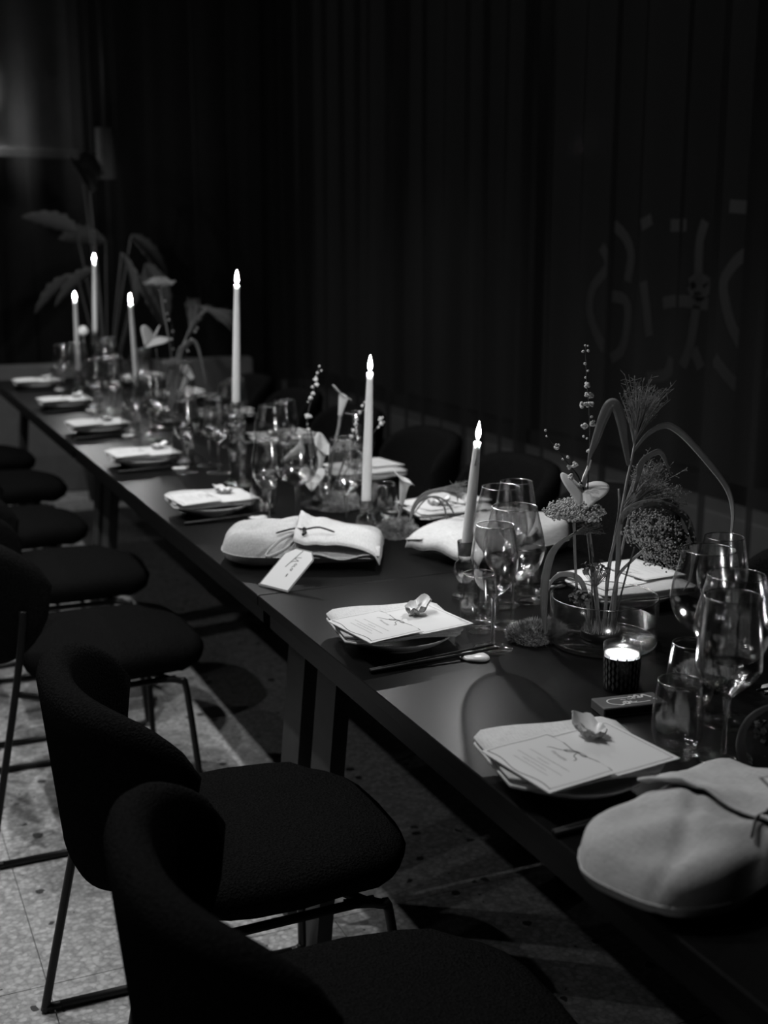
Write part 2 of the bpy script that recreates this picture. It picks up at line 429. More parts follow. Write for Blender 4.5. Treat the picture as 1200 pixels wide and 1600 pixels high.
# far wall: dark plaster with a recess whose pale back wall catches lamp light
wf = MB().box((XL, YF, -.1), (XR, YF + .1, ZC))
struct('wall_far', wf, M_WALL)
struct('wall_far_ledge', MB().box((XL, 7.17, 0), (2.32, 7.30, 0.74), 0.01), M_LEDGE)
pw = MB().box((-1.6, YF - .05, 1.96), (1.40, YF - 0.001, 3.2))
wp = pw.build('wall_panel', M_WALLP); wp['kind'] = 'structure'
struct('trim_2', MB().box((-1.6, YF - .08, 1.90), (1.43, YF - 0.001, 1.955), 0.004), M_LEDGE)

def curtain(name, p0, p1, z0, z1, mt, seed, label, amp=0.05, fold=0.085):
    r = random.Random(seed); p0, p1 = Vector(p0), Vector(p1); L = (p1 - p0).length; d = (p1 - p0) / L; nrm = Vector((-d.y, d.x))
    xs = [0.0]; amps = []
    while xs[-1] < L: xs.append(xs[-1] + fold * r.uniform(0.55, 1.7)); amps.append(amp * r.uniform(0.35, 1.2))
    cols = []; sg = 1
    for k in range(len(xs) - 1):
        for q in range(8):
            t = q / 8
            cols.append((min(xs[k] + (xs[k + 1] - xs[k]) * t, L), sg * amps[k] * sin(pi * t), k))
        sg = -sg
    ph = [r.uniform(0, 6.28) for _ in xs]
    rings = []
    for iz in range(13):
        z = z0 + (z1 - z0) * iz / 12; ring = []
        for (a, b, k) in cols:
            sp = 1 + 0.18 * sin(3.0 * iz / 12 + ph[k])
            ring.append((p0.x + d.x * (a + 0.012 * sin(2 * iz / 12 + ph[k])) + nrm.x * b * sp, p0.y + d.y * a + nrm.y * b * sp, z))
        rings.append(ring)
    o = MB().loft(rings, closed=False).build(name, mt)
    return tag(o, label, 'curtain')
curtain('sheer_curtain', (2.53, -2.3), (2.53, 7.42), 0.004, 3.28, M_SHEER, 3, 'dark sheer curtain hanging in folds along the window wall')
curtain('sheer_curtain', (2.55, 7.5), (-2.9, 7.5), 0.004, 3.28, M_SHEERF, 5, 'dark sheer curtain hanging across the end wall behind the plant', 0.04, 0.10)

# painted lettering on the windows, seen through the curtain
let = [[(1140, 322), (1185, 330), (1180, 365), (1168, 392), (1147, 412), (1131, 440), (1133, 470), (1142, 505), (1157, 538)],
       [(1157, 538), (1171, 527), (1185, 492), (1193, 462), (1180, 450), (1160, 452)],
       [(1116, 560), (1133, 583), (1150, 601), (1165, 609), (1185, 600), (1197, 575)],
       [(1102, 345), (1093, 380), (1091, 440), (1088, 480), (1078, 540), (1066, 572)],
       [(1048, 352), (1072, 352)], [(1036, 474), (1060, 470), (1106, 475)], [(1084, 545), (1095, 575)],
       [(1078, 445), (1092, 462), (1106, 446), (1092, 436), (1078, 445)],
       [(960, 352), (978, 372), (986, 400), (980, 440)], [(1005, 440), (1010, 480), (1014, 525)],
       [(940, 385), (950, 415), (926, 450), (922, 490), (936, 530), (945, 545)], [(954, 462), (980, 475), (974, 540), (955, 560)],
       [(1002, 352), (1018, 342)], [(1010, 590), (1040, 585), (1050, 560)]]
mb = MB()
for ln in let:
    pts = [atX(px, py, XR + 0.045) for px, py in ln]; pts = smoothpath(pts, 5); k = len(pts); A, B = [], []
    for i, p in enumerate(pts):
        t = pts[min(i + 1, k - 1)] - pts[max(i - 1, 0)]; t.normalize(); nn = Vector((0, -t.z, t.y)) * 0.022
        A.append(p + nn); B.append(p - nn)
    mb.add(A + B, [(i, k + i, k + i + 1, i + 1) for i in range(k - 1)])
o = mb.build('window_lettering', M_LETTER, None, False)
tag(o, 'faint pale lettering painted large on the window behind the curtain', 'lettering')

# ================================================================== LAMPS IN THE CEILING
for p, aim, wts, cone, over in SPOTS:
    t = thing('ceiling_spotlight', 'small black ceiling spotlight ' + over, 'spotlight', p, 0, 'ceiling spotlights')
    MB().lathe([(0.0, 0.25), (0.03, 0.25), (0.03, 0.13)], 16).build('canopy', M_LAMP, t)
    MB().lathe([(0.05, 0.0), (0.05, 0.14), (0.0, 0.14)], 20).lathe([(0.044, 0.0), (0.044, 0.1)], 20).build('housing', M_LAMP, t)
    ld = bpy.data.lights.new('spot', 'SPOT'); ld.energy = wts; ld.spot_size = R(cone); ld.spot_blend = 0.5; ld.shadow_soft_size = 0.022
    lo = bpy.data.objects.new('spot_light', ld); COL.objects.link(lo); lo.location = (p[0], p[1], p[2] - 0.01)
    dv = Vector(aim) - Vector(p); lo.rotation_euler = dv.to_track_quat('-Z', 'Y').to_euler()
# wall washer behind the end curtain
t = thing('wall_lamp', 'small wall lamp behind the end curtain beside the pale panel', 'lamp', (0.82, YF - 0.16, 2.0))
MB().box((-.03, 0.0, -.05), (.03, 0.16, .0), 0.006).build('bracket', M_LAMP, t, False)
ld = bpy.data.lights.new('washer', 'POINT'); ld.energy = 3.0; ld.shadow_soft_size = 0.03
lo = bpy.data.objects.new('washer_light', ld); COL.objects.link(lo); lo.location = (0.82, YF - 0.10, 2.06)

# unseen lamp added outside the windows to light the lettering from behind
t = thing('added_backlight', 'unseen lantern added outside the curtained windows, lighting the lettering from behind', 'lamp', (XR + 1.3, 3.4, 0))
MB().lathe([(.09, 0), (.05, .08), (.035, .3), (.03, 2.9), (.0, 2.9)], 12).build('post', M_LAMP, t)
MB().lathe([(.05, 3.16), (.14, 3.17), (.02, 3.27), (0, 3.27)], 12).build('cap', M_LAMP, t)
ld = bpy.data.lights.new('backlight', 'POINT'); ld.energy = 1.3; ld.shadow_soft_size = 0.06
lo = bpy.data.objects.new('backlight_point', ld); COL.objects.link(lo); lo.location = (XR + 1.3, 3.4, 3.05)

# ================================================================== TABLES
TX0, TX1, TZ = 0.722, 1.50, 0.74
def table(y0, y1, label):
    t = thing('dining_table', label, 'table', ((TX0 + TX1) / 2, (y0 + y1) / 2, 0), 0)
    hx, hy = (TX1 - TX0) / 2, (y1 - y0) / 2 - 0.0012
    MB().box((-hx, -hy, TZ - 0.022), (hx, hy, TZ), 0.0015).build('tabletop', M_TABLE, t, False)
    for s in (-1, 1):
        MB().box((s * (hx - 0.030) - .012, -hy + .02, TZ - 0.064), (s * (hx - 0.030) + .012, hy - .02, TZ - 0.0225)).build('rail', M_EDGE, t, False)
        MB().box((-hx + .045, s * (hy - .085) - .03, TZ - 0.06), (hx - .045, s * (hy - .085) + .03, TZ - 0.0225)).build('crossbar', M_EDGE, t, False)
        for q in (-1, 1):
            xt, xb = q * (hx - 0.135), q * (hx - 0.077); y = s * (hy - .085)
            a, b = 0.016, 0.050
            MB().loft([[(xb - a, y - b, 0), (xb + a, y - b, 0), (xb + a, y + b, 0), (xb - a, y + b, 0)], [(xt - a, y - b, TZ - .06), (xt + a, y - b, TZ - .06), (xt + a, y + b, TZ - .06), (xt - a, y + b, TZ - .06)]], True, True).build('leg', M_LEG, t, False)
    return t
table(0.14, 2.24, 'long black dining table with matchbox and flower bowl on it')
table(2.24, 4.34, 'black dining table in the row with the tagged pouch at its end')
table(4.34, 6.44, 'black dining table standing last in the row towards the end wall')

# ================================================================== CHAIRS
def make_chair():
    t = thing('upholstered_chair', '', 'chair')
    def outline(sx, sy, n=28, p=3.2):
        r = []
        for j in range(n):
            a = 2 * pi * j / n; c, s = cos(a), sin(a)
            r.append((sx * abs(c) ** (2 / p) * (1 if c > 0 else -1), sy * abs(s) ** (2 / p) * (1 if s > 0 else -1)))
        return r
    rings = []
    for z, e in ((0.385, .06), (0.390, .03), (0.405, .008), (0.43, 0), (0.448, .010), (0.460, .030), (0.467, .08), (0.470, .14)):
        rings.append([(x * (1 if x > 0 else .98), y * (1 - .10 * max(0, x) / .23), z - (0.010 if x > 0.13 else 0)) for x, y in outline(.230 - e, .238 - e)])
    MB().loft(rings, True, True).build('seat', M_CHAIR, t)
    NU = 32; sec = []
    for i in range(NU + 1):
        u = -1 + 2 * i / NU; au = abs(u); q = (1 - au ** 7) ** .5
        zt, zb = 0.762 - .035 * au ** 3, 0.435 + .105 * au ** 2.4
        zm = (zt + zb) / 2 + .02 * au ** 6; zt = zm + (zt - zm) * max(q, .04); zb = zm + (zb - zm) * max(q, .04)
        th = 0.056 * max(.25, (1 - au ** 6) ** .5); ring = []; K = 6; h = zt - zb; rr_ = min(.024, h * .3)
        def pt(z, off):
            x0 = -.298 + .150 * au ** 2.3 - .10 * (z - .45); y0 = .238 * sin(u * 1.35) / sin(1.35)
            sl = 2.3 * .150 * au ** 1.3 / .238; nl = math.hypot(1, sl)
            return (x0 - off / nl, y0 + off * sl / nl * (1 if u > 0 else -1), z)
        for k in range(K + 1): ring.append(pt(zb + rr_ + (h - 2 * rr_) * k / K, 0.5 * th))
        ring += [pt(zt - rr_ * .35, .38 * th), pt(zt, 0.12 * th), pt(zt, -.15 * th), pt(zt - rr_ * .35, -.40 * th)]
        for k in range(K + 1): ring.append(pt(zt - rr_ - (h - 2 * rr_) * k / K, -.5 * th))
        ring += [pt(zb + rr_ * .35, -.38 * th), pt(zb, -.12 * th), pt(zb, .15 * th), pt(zb + rr_ * .35, .4 * th)]
        sec.append(ring)
    MB().loft(sec, True, True).build('backrest', M_CHAIR, t)
    for s in (-1, 1):
        p = smoothpath([(-.232, s * .236, .60), (-.236, s * .238, .56), (-.262, s * .250, .41), (-.338, s * .274, .04), (-.340, s * .275, .013), (-.315, s * .275, .0095)], 6)
        MB().tube(p, 0.0085).build('leg', M_TUBE, t)
        p = smoothpath([(.145, s * .268, .0095), (.163, s * .266, .016), (.166, s * .264, .05), (.145, s * .222, .340), (.128, s * .216, .374), (.07, s * .205, .380)], 6)
        MB().tube(p, 0.0085).build('leg', M_TUBE, t)
        MB().tube([(-.315, s * .275, .0095), (.145, s * .268, .0095)], 0.0085).build('runner', M_TUBE, t)
        MB().tube([(-.262, s * .250, .41), (-.20, s * .215, .380), (.12, s * .21, .380)], 0.008).build('seat_rail', M_TUBE, t)
    MB().tube([(.11, -.21, .378), (-.12, .21, .378)], 0.008).build('cross_tube', M_TUBE, t)
    return t
ORD = ['first', 'second', 'third', 'fourth', 'fifth']
CHN = [(0.585, 1.255, -2, 'black boucle chair pulled up at the setting beside the matchbox'),
       (0.603, 1.88, 0, 'black boucle chair at the setting between matchbox and tagged pouch'),
       (0.575, 3.03, 0, None), (0.61, 3.75, -2, None), (0.555, 4.46, 2, None), (0.62, 5.24, 0, None), (0.60, 5.97, 1, None)]
chair = make_chair()
for i, (x, y, a, lb) in enumerate(CHN):
    lb = lb or 'black boucle chair on the aisle side at the %s setting beyond the tagged pouch' % ORD[i - 2]
    g = 'boucle chairs on the aisle side'
    if i == 0:
        chair.location = (x, y, 0); chair.rotation_euler = (0, 0, R(a)); chair['label'] = lb; chair['group'] = g
    else: dup(chair, (x, y, 0), R(a), lb, g)
FARY = [1.26, 1.95, 2.72, 3.30, 3.95, 4.62, 5.30, 5.97]
for i, y in enumerate(FARY):
    dup(chair, (1.66, y, 0), R(180 + [2, -3, 2, 0, -2, 3, 0, 1][i]), ['black boucle chair on the curtain side across from the matchbox', 'black boucle chair on the curtain side behind the flower bowl'][i] if i < 2 else 'black boucle chair on the curtain side, %s beyond the flower bowl' % (ORD + ['sixth'])[i - 2], 'boucle chairs on the curtain side')

# ================================================================== PLACE SETTINGS
def sheet(w, h, th, z, bend=0.0, n=8):
    mb = MB()
    rings = []
    for i in range(n + 1):
        x = -w / 2 + w * i / n; dz = bend * (2 * i / n - 1) ** 2
        rings.append([(x, -h / 2, z + dz), (x, h / 2, z + dz), (x, h / 2, z + th + dz), (x, -h / 2, z + th + dz)])
    return mb.loft(rings, True, True)
plate_me = MB().lathe([(0.0, 0.004), (0.055, 0.004), (0.056, 0.0), (0.062, 0.0), (0.064, .004), (0.088, .012), (0.102, .022), (0.1035, .0245), (0.102, .0255), (0.098, .0235), (0.085, .0165), (0.06, .0095), (0.0, .0085)], 48).mesh('plate', M_PLATE)
def napkin_mesh():
    mb = MB(); W, H = 0.205, 0.165
    for k, (dx, dy, hh, z) in enumerate(((0, 0, 1.0, 0.0), (0.004, -.003, .97, .0050), (0, 0.002, .98, .0100))):
        rings = []; n = 14
        for i in range(n + 1):
            x = -W / 2 + W * i / n; r = 0.016
            e = max(0, abs(x) - (W / 2 - r)); cut = r - math.sqrt(max(0, r * r - e * e))
            h2 = H / 2 * hh - cut; zz = z + .0012 * sin(9 * x / W + k * 2) - 0.0025 * (abs(x) / (W / 2)) ** 3
            t = .0047
            rings.append([(x + dx, -h2 + dy, zz), (x + dx, h2 + dy, zz), (x + dx, h2 + dy + .002, zz + t / 2), (x + dx, h2 + dy, zz + t), (x + dx, -h2 + dy, zz + t), (x + dx, -h2 + dy - .002, zz + t / 2)])
        mb.loft(rings, True, True)
    return mb.mesh('napkin', M_NAP)
napkin_me = napkin_mesh()
MW, MH = 0.206, 0.143
def wav(x0, y0, x1, y1, a, k, n=26, ph=0):
    dx, dy = x1 - x0, y1 - y0; L = math.hypot(dx, dy); nx, ny = -dy / L, dx / L
    return [(x0 + dx * i / n + nx * a * sin(k * pi * i / n + ph), y0 + dy * i / n + ny * a * sin(k * pi * i / n + ph)) for i in range(n + 1)]
def scribble(x0, y0, x1, y1, h, n):
    dx, dy = x1 - x0, y1 - y0; L = math.hypot(dx, dy); nx, ny = -dy / L, dx / L; r = random.Random(int(n * 97 + x0 * 1e4))
    out = []
    for i in range(n + 1):
        o = (h if i % 2 else -h) * r.uniform(.3, 1.0)
        out.append((x0 + dx * i / n + nx * o, y0 + dy * i / n + ny * o))
    return out
def make_menu():
    t = thing('menu_card', '', 'menu')
    sheet(MW, MH, .0007, 0, 0.0015).build('back_sheet', M_PAPER, t, False)
    f = MB(); n = 6; rings = []
    for i in range(n + 1):
        x = -MW / 2 + 0.104 * i / n; z = .0012 + .0042 * (i / n) ** 0.7 + .0012 * (1 - i / n)
        rings.append([(x, -MH / 2 - .001, z), (x, MH / 2 - .001, z), (x, MH / 2 - .001, z + .0006), (x, -MH / 2 - .001, z + .0006)])
    fl = f.loft(rings, True, True).build('front_leaf', M_PAPER, t, False)
    def z_at(x): q = max(0, (x + MW / 2) / 0.104); return .0012 + .0042 * q ** 0.7 + .0012 * (1 - q) + .0008
    def put(lines, wd, name, mt):
        mb = MB().strokes(lines, wd)
        mb.v = [(x, y, z_at(x) if x < 0.0012 else .0007 + 0.0015 * (2 * x / MW) ** 2 + .0003) for x, y, z in mb.v]
        return mb.build(name, mt, fl, False)
    a, b = MW / 2, MH / 2; xl, xr = -a + .006, -0.002
    # wavy ribbon border round the text, right-hand leaf ruled border
    for q in (xl, xr): put([wav(q, b - .006, q, -b + .006, .003, 3)], .0011, 'printed_ribbon', M_INK)
    for sg in (1, -1): put([wav(xl, sg * (b - .006), xr, sg * (b - .006), .001, 2, ph=1 - sg)], .0008, 'printed_border', M_INKL)
    put([[(0.006, b - .006), (a - .006, b - .006)], [(a - .006, b - .006), (a - .006, -b + .006)], [(a - .006, -b + .006), (0.006, -b + .006)]], .0008, 'printed_border', M_INKL)
    bow = [[(xr, 0), (xr - .006, .012), (xr - .012, .014), (xr - .010, .006), (xr, 0)], [(xr, 0), (xr - .004, -.012), (xr - .001, -.018), (xr + .001, -.010), (xr, 0)],
           [(xr, 0), (xr - .014, .016), (xr - .020, .030), (xr - .024, .034)], [(xr, 0), (xr - .012, -.006), (xr - .016, -.016), (xr - .022, -.018)]]
    put([[(p.x, p.y) for p in smoothpath([(q[0], q[1], 0) for q in ln], 5)] for ln in bow], .0011, 'printed_bow', M_INK)
    put([scribble(xr - .026, .020, xr - .030, -.012, .0030, 15)], .0011, 'printed_title', M_INKL)
    lines = [(0.046, .040, -.040), (.054, .014, -.010), (.061, .046, -.044), (.068, .026, -.022), (.075, .036, -.034)]
    put([scribble(xr - d, u, xr - d, v, .0009, int(abs(u - v) / .0016)) for d, u, v in lines], .0006, 'printed_text', M_INKL)
    return t
def oyster_mesh():
    r = random.Random(4)
    jit = [r.uniform(-1, 1) for _ in range(40)]
    def out(a):  # teardrop outline, hinge tip at +x
        c = cos(a); base = 0.022 + .004 * c
        tip = .017 * max(0, c) ** 3.5
        return base + tip + .0020 * sin(9 * a + 1) + .0022 * jit[int((a / (2 * pi)) * 39) % 40]
    n = 40; top = MB(); rings = []
    for k in range(7):
        f = k / 6
        rings.append([(out(2 * pi * j / n) * f * cos(2 * pi * j / n), out(2 * pi * j / n) * f * .92 * sin(2 * pi * j / n), .004 + .011 * f ** 2.2 + .0030 * f ** 3 * sin(7 * 2 * pi * j / n) + (.009 * max(0, cos(2 * pi * j / n)) ** 4) * f ** 2) for j in range(n)])
    top.loft(rings[1:]); c = len(top.v); top.v.append((0, 0, .004))
    top.f += [(c, j, (j + 1) % n) for j in range(n)]
    lo = MB(); rg = [rings[-1]]
    for f, z in ((1.06, -.003), (0.98, -.006), (0.75, -.010), (0.35, -.013), (.05, -.013)):
        rg.append([(x * f, y * f, max(0.0, zz + z - (1 - f) * .008)) for x, y, zz in rings[-1]])
    lo.loft(rg)
    return top.mesh('shell_interior', M_SHELL), lo.mesh('shell_exterior', M_SHELLR)
oy_in, oy_out = oyster_mesh()
rest_me = None
def rest_mesh():
    rings = []
    for z, f in ((0, .86), (.003, 1), (.006, .97), (.0085, .80), (.0092, .45), (.0092, .05)):
        rings.append([((.027 + .004 * cos(2 * pi * j / 24)) * f * cos(2 * pi * j / 24), .021 * f * sin(2 * pi * j / 24), z - .0016 * max(0, 1 - abs(cos(2 * pi * j / 24)) * f * 3)) for j in range(24)])
    return MB().loft(rings, True, True).mesh('chopstick_rest', M_REST)
rest_me = rest_mesh()
stick_me = MB().tube([(-.118, 0, 0), (-.117, 0, 0), (.0, 0, .0), (.117, 0, 0), (.118, 0, 0)], [.001, .0038, .0032, .0020, .001], 6).mesh('chopstick', M_STICK)
menu0 = make_menu(); menu_used = False
def setting(x, y, rz, where, rot=(7, -3), oyster=True, sticks=True, orot=20, otilt=0, opos=(0.040, 0.012), short=False):
    global menu_used
    m0 = Matrix.Translation((x, y, TZ)) @ Matrix.Rotation(rz, 4, 'Z')
    def at(lx, ly, lz): return m0 @ Vector((lx, ly, lz))
    tag(obj('plate', plate_me, None, at(0, 0, 0)), 'white plate ' + where, 'plate', 'plates on the table')
    o = obj('folded_napkin', napkin_me, None, at(0.0, 0.012, .0262)); o.rotation_euler = (0, 0, rz + R(rot[1]))
    tag(o, 'linen napkin on the plate ' + where, 'napkin', 'folded napkins')
    loc = at(-0.002, -0.024, .0412); lb = 'printed menu card on the napkin ' + where
    if not menu_used:
        menu0.location = loc; menu0.rotation_euler = (0, 0, rz + R(rot[0])); menu0['label'] = lb; menu0['group'] = 'menu cards'; menu_used = True
    else: dup(menu0, loc, rz + R(rot[0]), lb, 'menu cards')
    if oyster:
        t = thing('oyster_shell', 'oyster shell on the menu ' + where, 'shell', at(opos[0], opos[1], .0432), rz + R(orot), 'oyster shells')
        obj('shell_interior', oy_in, t); obj('shell_exterior', oy_out, t)
        t.scale = (.86, .86, .86)
        if otilt: t.rotation_euler = (0, R(-otilt), rz + R(orot)); t.location.z += .020 * sin(R(otilt))
    if sticks:
        o = obj('chopstick_rest', rest_me, None, at(.083, -.130, 0)); o.rotation_euler = (0, 0, rz + R(-58))
        tag(o, 'small white porcelain chopstick rest ' + where, 'chopstick rest', 'chopstick rests')
        for k in (-1, 1):
            o = obj('chopstick', stick_me, None, at(.014, -.1245 + .0055 * k, .0078)); o.rotation_euler = (0, R(-1.8), rz + R(1.5 * k + 2))
            tag(o, 'black chopstick, one of the pair ' + where, 'chopstick', 'chopstick pairs')
SETN = [(0.825, 1.265, 'beside the matchbox', (6, -9)), (0.850, 1.866, 'between the matchbox and the tagged pouch', (8, -8)), (0.855, 3.03, None, (5, -4)),
        (0.855, 3.79, None, (4, -6)), (0.855, 4.50, None, (6, -3)), (0.865, 5.24, None, (5, -4)), (0.87, 6.03, None, (4, -3))]
for i, (x, y, wh, rot) in enumerate(SETN):
    wh = wh or 'at the %s aisle setting past the tagged pouch' % ORD[i - 2]
    setting(x, y, 0, wh, rot, orot=[100, 25, 130, 20, 200, 40, 10][i], otilt=[5, 7, 0, 0, 0, 0, 0][i], opos=[(0.045, .018), (.042, .010), (.045, .01), (.05, .012), (.04, 0), (.05, .01), (.04, 0)][i])
SETF = [(1.375, 1.27, 'on the curtain side across from the matchbox'), (1.375, 1.93, 'on the curtain side behind the flower bowl'), (1.37, 2.70, None), (1.385, 3.26, None), (1.37, 3.93, None),
        (1.37, 4.62, None), (1.37, 5.30, None), (1.37, 6.0, None)]
for i, (x, y, wh) in enumerate(SETF):
    wh = wh or 'at the %s curtain-side setting past the flower bowl' % (ORD + ['sixth'])[i - 2]
    setting(x, y, pi, wh, (7 if i != 2 else 16, -4), oyster=i not in (0, 1), orot=[0, 0, 150, 30, 60, 10, 80, 40][i])

# ================================================================== LINEN POUCHES
def bag_meshes():
    r = random.Random(11); L, W, H = 0.345, 0.225, 0.080
    def foot(u, v):
        x = u * L / 2; ny = 1 - 0.42 * max(0, (-u - .45) / .55) ** 2.6
        y = v * W / 2 * ny; x = x * (1 - .06 * abs(v) ** 3 * (1 if u < 0 else .2))
        return x, y
    def prof(u, v):
        e = (1 - abs(u) ** 5) * (1 - abs(v) ** 3.2)
        h = max(0, e) ** .42
        hu = 1.0 if u < -.05 else 1.0 - .42 * min(1, (u + .05) / .4)
        pinch = 1 - .20 * math.exp(-((u - .12) / .10) ** 2)
        wr = .09 * sin(7 * v + 4 * u) * sin(5 * u + 1.3) + .08 * sin(3.2 * v - 6 * u + .6) + .16 * max(0, .5 - abs(v + .1 - .4 * u)) * sin(11 * u + 2 * v)
        wr -= .13 * math.exp(-((v - .25 - .9 * u) / .09) ** 2) * (1 if u < .1 else .3) + .12 * math.exp(-((v + .45 + .5 * u) / .08) ** 2) * max(0, .6 - abs(u + .15))
        return h * hu * pinch * (1 + wr)
    N, K = 36, 26
    mb = MB()
    mb.grid(lambda a, b: (lambda u, v: (*foot(u, v), .028 + (H - .028) * prof(u, v)))(2 * a - 1, 2 * b - 1), N, K)
    mb.grid(lambda a, b: (lambda u, v: (*foot(u, v), .028 - .028 * prof(u, v) ** .8 if prof(u, v) > 0 else .028))(2 * a - 1, 1 - 2 * b), N, K)
    mb.v = [(x, y, max(0.0, z)) for x, y, z in mb.v]
    body = mb.mesh('pouch_body', M_BAG)
    per = [foot(-1 + 2 * i / 20, -1) for i in range(21)] + [foot(1, -1 + 2 * i / 12) for i in range(1, 13)] + [foot(1 - 2 * i / 20, 1) for i in range(1, 21)] + [foot(-1, 1 - 2 * i / 12) for i in range(1, 13)]
    seam = MB().tube([(x, y, .028) for x, y in per], .0011, 6).mesh('seam', M_BAGF)
    fb = MB()
    def flapfn(a, b):
        u = -.02 + 1.05 * a; v = -1.03 + 2.06 * b
        x, y = foot(u, max(-1, min(1, v))); y = v * W / 2
        uc = min(u, .96); vc = max(-.86, min(.86, v))
        z = .028 + (H - .028) * prof(uc, vc * .9) + .007 + .004 * sin(6 * v + 2) * a - .006 * a
        z += .010 * (1 - b) * max(0, 1 - abs(a - .5) * 1.6)
        z += .009 * max(0, 1 - a * 2) * max(0, (b - .35) / .65)
        if abs(v) > .86: z -= .010 * ((abs(v) - .86) / .17)
        if a > .93: z -= .020 * ((a - .93) / .07) ** 2
        return (x, y, z)
    fb.grid(flapfn, 24, 20)
    flap = fb.mesh('flap', M_BAGF)
    hem = MB().tube([flapfn(i / 24, 0) for i in range(25)] + [flapfn(1, j / 20) for j in range(1, 21)], .0021, 6).tube([flapfn(0, j / 20) for j in range(21)], .0021, 6).mesh('hem', M_BAGF)
    # lower lip of the folded mouth
    lip = MB()
    lip.grid(lambda a, b: (lambda u: (u * L / 2 + .004, -W / 2 - .004 + .05 * b, .032 + .006 * sin(9 * a) * (1 - b) + .012 * b))(.02 + .98 * a), 16, 5)
    lipm = lip.mesh('mouth_lip', M_BAGF)
    loop = [(.012, -.072, .076), (-.03, -.10, .066), (-.060, -.130, .042), (-.055, -.138, .036), (-.02, -.122, .050), (.012, -.078, .074)]
    lm = MB(); pts = smoothpath(loop, 6)
    A = [p + Vector((0, 0, .004)) for p in pts]; B = [p - Vector((0, 0, .004)) for p in pts]; k = len(pts)
    lm.add(A + B, [(i, k + i, k + i + 1, i + 1) for i in range(k - 1)])
    ribbon = lm.mesh('ribbon_loop', M_BAGF)
    cord = MB().tube(smoothpath([(-.045, -.085, 0.075), (-.01, -.068, 0.081), (.015, -.068, 0.080), (.045, -.062, 0.083), (.080, -.080, 0.077)], 6), [.0012] + [.0022] * 23 + [.001], 6)
    cord.tube(smoothpath([(.012, -.068, 0.079), (.018, -.085, 0.077), (.014, -.096, 0.075)], 5), .0035, 6).ball((.014, -.070, 0.080), .0055)
    cordm = cord.mesh('cord', M_STICK)
    return body, seam, flap, hem, lipm, ribbon, cordm
BAGM = bag_meshes()
def stroke_tag_text():
    # handwritten Nora followed by a small flourish, running along the tag
    s = []
    s.append([(0, 0), (.003, .012), (.006, .014), (.010, .001), (.013, .013), (.017, .017)])
    s.append([(.019, .004), (.017, .001), (.020, -.001), (.023, .002), (.021, .005), (.019, .004)])
    s.append([(.025, -.001), (.026, .005), (.029, .005)])
    s.append([(.036, .004), (.033, .005), (.031, .002), (.033, -.001), (.036, .003), (.037, -.001)])
    s.append([(.046, .004), (.048, .000), (.050, .004), (.052, .000), (.054, .004)])
    return s
def bag(x, y, rz, label, sc=(1, 1, 1)):
    t = thing('linen_pouch', label, 'pouch', (x, y, TZ), rz, 'linen pouches')
    t.scale = sc
    b = obj('pouch_body', BAGM[0], t); obj('seam', BAGM[1], b)
    f = obj('flap', BAGM[2], t); so = f.modifiers.new('thick', 'SOLIDIFY'); so.thickness = .005; so.offset = 0
    obj('hem', BAGM[3], f)
    l = obj('mouth_lip', BAGM[4], t); so = l.modifiers.new('thick', 'SOLIDIFY'); so.thickness = .0025
    r = obj('ribbon_loop', BAGM[5], t); so = r.modifiers.new('thick', 'SOLIDIFY'); so.thickness = .0015
    obj('cord', BAGM[6], t)
    return t
def name_tag(corners, parent, text=True):
    """corners: four world points bottom-left, bottom-right, top-right, top-left of the tag (cut corners at the top)"""
    bl, br, tr, tl = [Vector(c) for c in corners]
    ex = (br - bl); W = ex.length; ex.normalize(); ey = ((tl + tr) / 2 - (bl + br) / 2); H = ey.length; ey.normalize()
    ez = ex.cross(ey).normalized(); ey = ez.cross(ex)
    mw = Matrix(((ex.x, ey.x, ez.x, bl.x), (ex.y, ey.y, ez.y, bl.y), (ex.z, ey.z, ez.z, bl.z), (0, 0, 0, 1)))
    def poly(i, z): c = W * .24; return [(i, i, z), (W - i, i, z), (W - i, H - c, z), (W - c, H - i, z), (c, H - i, z), (i, H - c, z)]
    o = MB().loft([poly(0, 0), poly(0, .0012)], True, True).build('name_tag', M_INKL, None, False)
    c = MB().loft([poly(.0035, .0012), poly(.0035, .0020)], True, True).build('tag_face', M_PAPER, o, False)
    if text:
        ln = [[(W * .62 - q[1] * 1.0, H * .80 - q[0]) for q in [(p.x, p.y) for p in smoothpath([(a, b, 0) for a, b in s], 4)]] for s in stroke_tag_text()]
        MB().strokes(ln, .0011, .0023).build('handwriting', M_INK, c, False)
        MB().strokes([[(W * .50, H - .004), (W * .36, H * .52)]], .0026, .0022).build('thread', M_INKL, c, False)
    o.matrix_world = mw
    return o
b1 = bag(0.905, 2.487, R(-26), 'grey linen pouch with folded flap, black cord and a name tag reading Nora')
nt_ = name_tag([T(404, 914, .742), T(450, 926, .742), T(474, 868, .800), T(430, 850, .800)], None, True)
tag(nt_, 'white card tag with the handwritten name Nora leaning against a linen pouch', 'tag')
b2 = bag(0.862, 1.026, R(20), 'large grey linen pouch lying next to the setting beside the matchbox', sc=(1.04, .86, .86))
b3 = bag(1.33, 2.36, R(196), 'grey linen pouch on the curtain side behind a leaning candle')
nt2 = name_tag([T(1186, 1216, .822), T(1240, 1270, .815), T(1290, 1240, .82), T(1225, 1205, .822)], None, False)
tag(nt2, 'blank white card tag lying on the large pouch by the matchbox setting', 'tag')

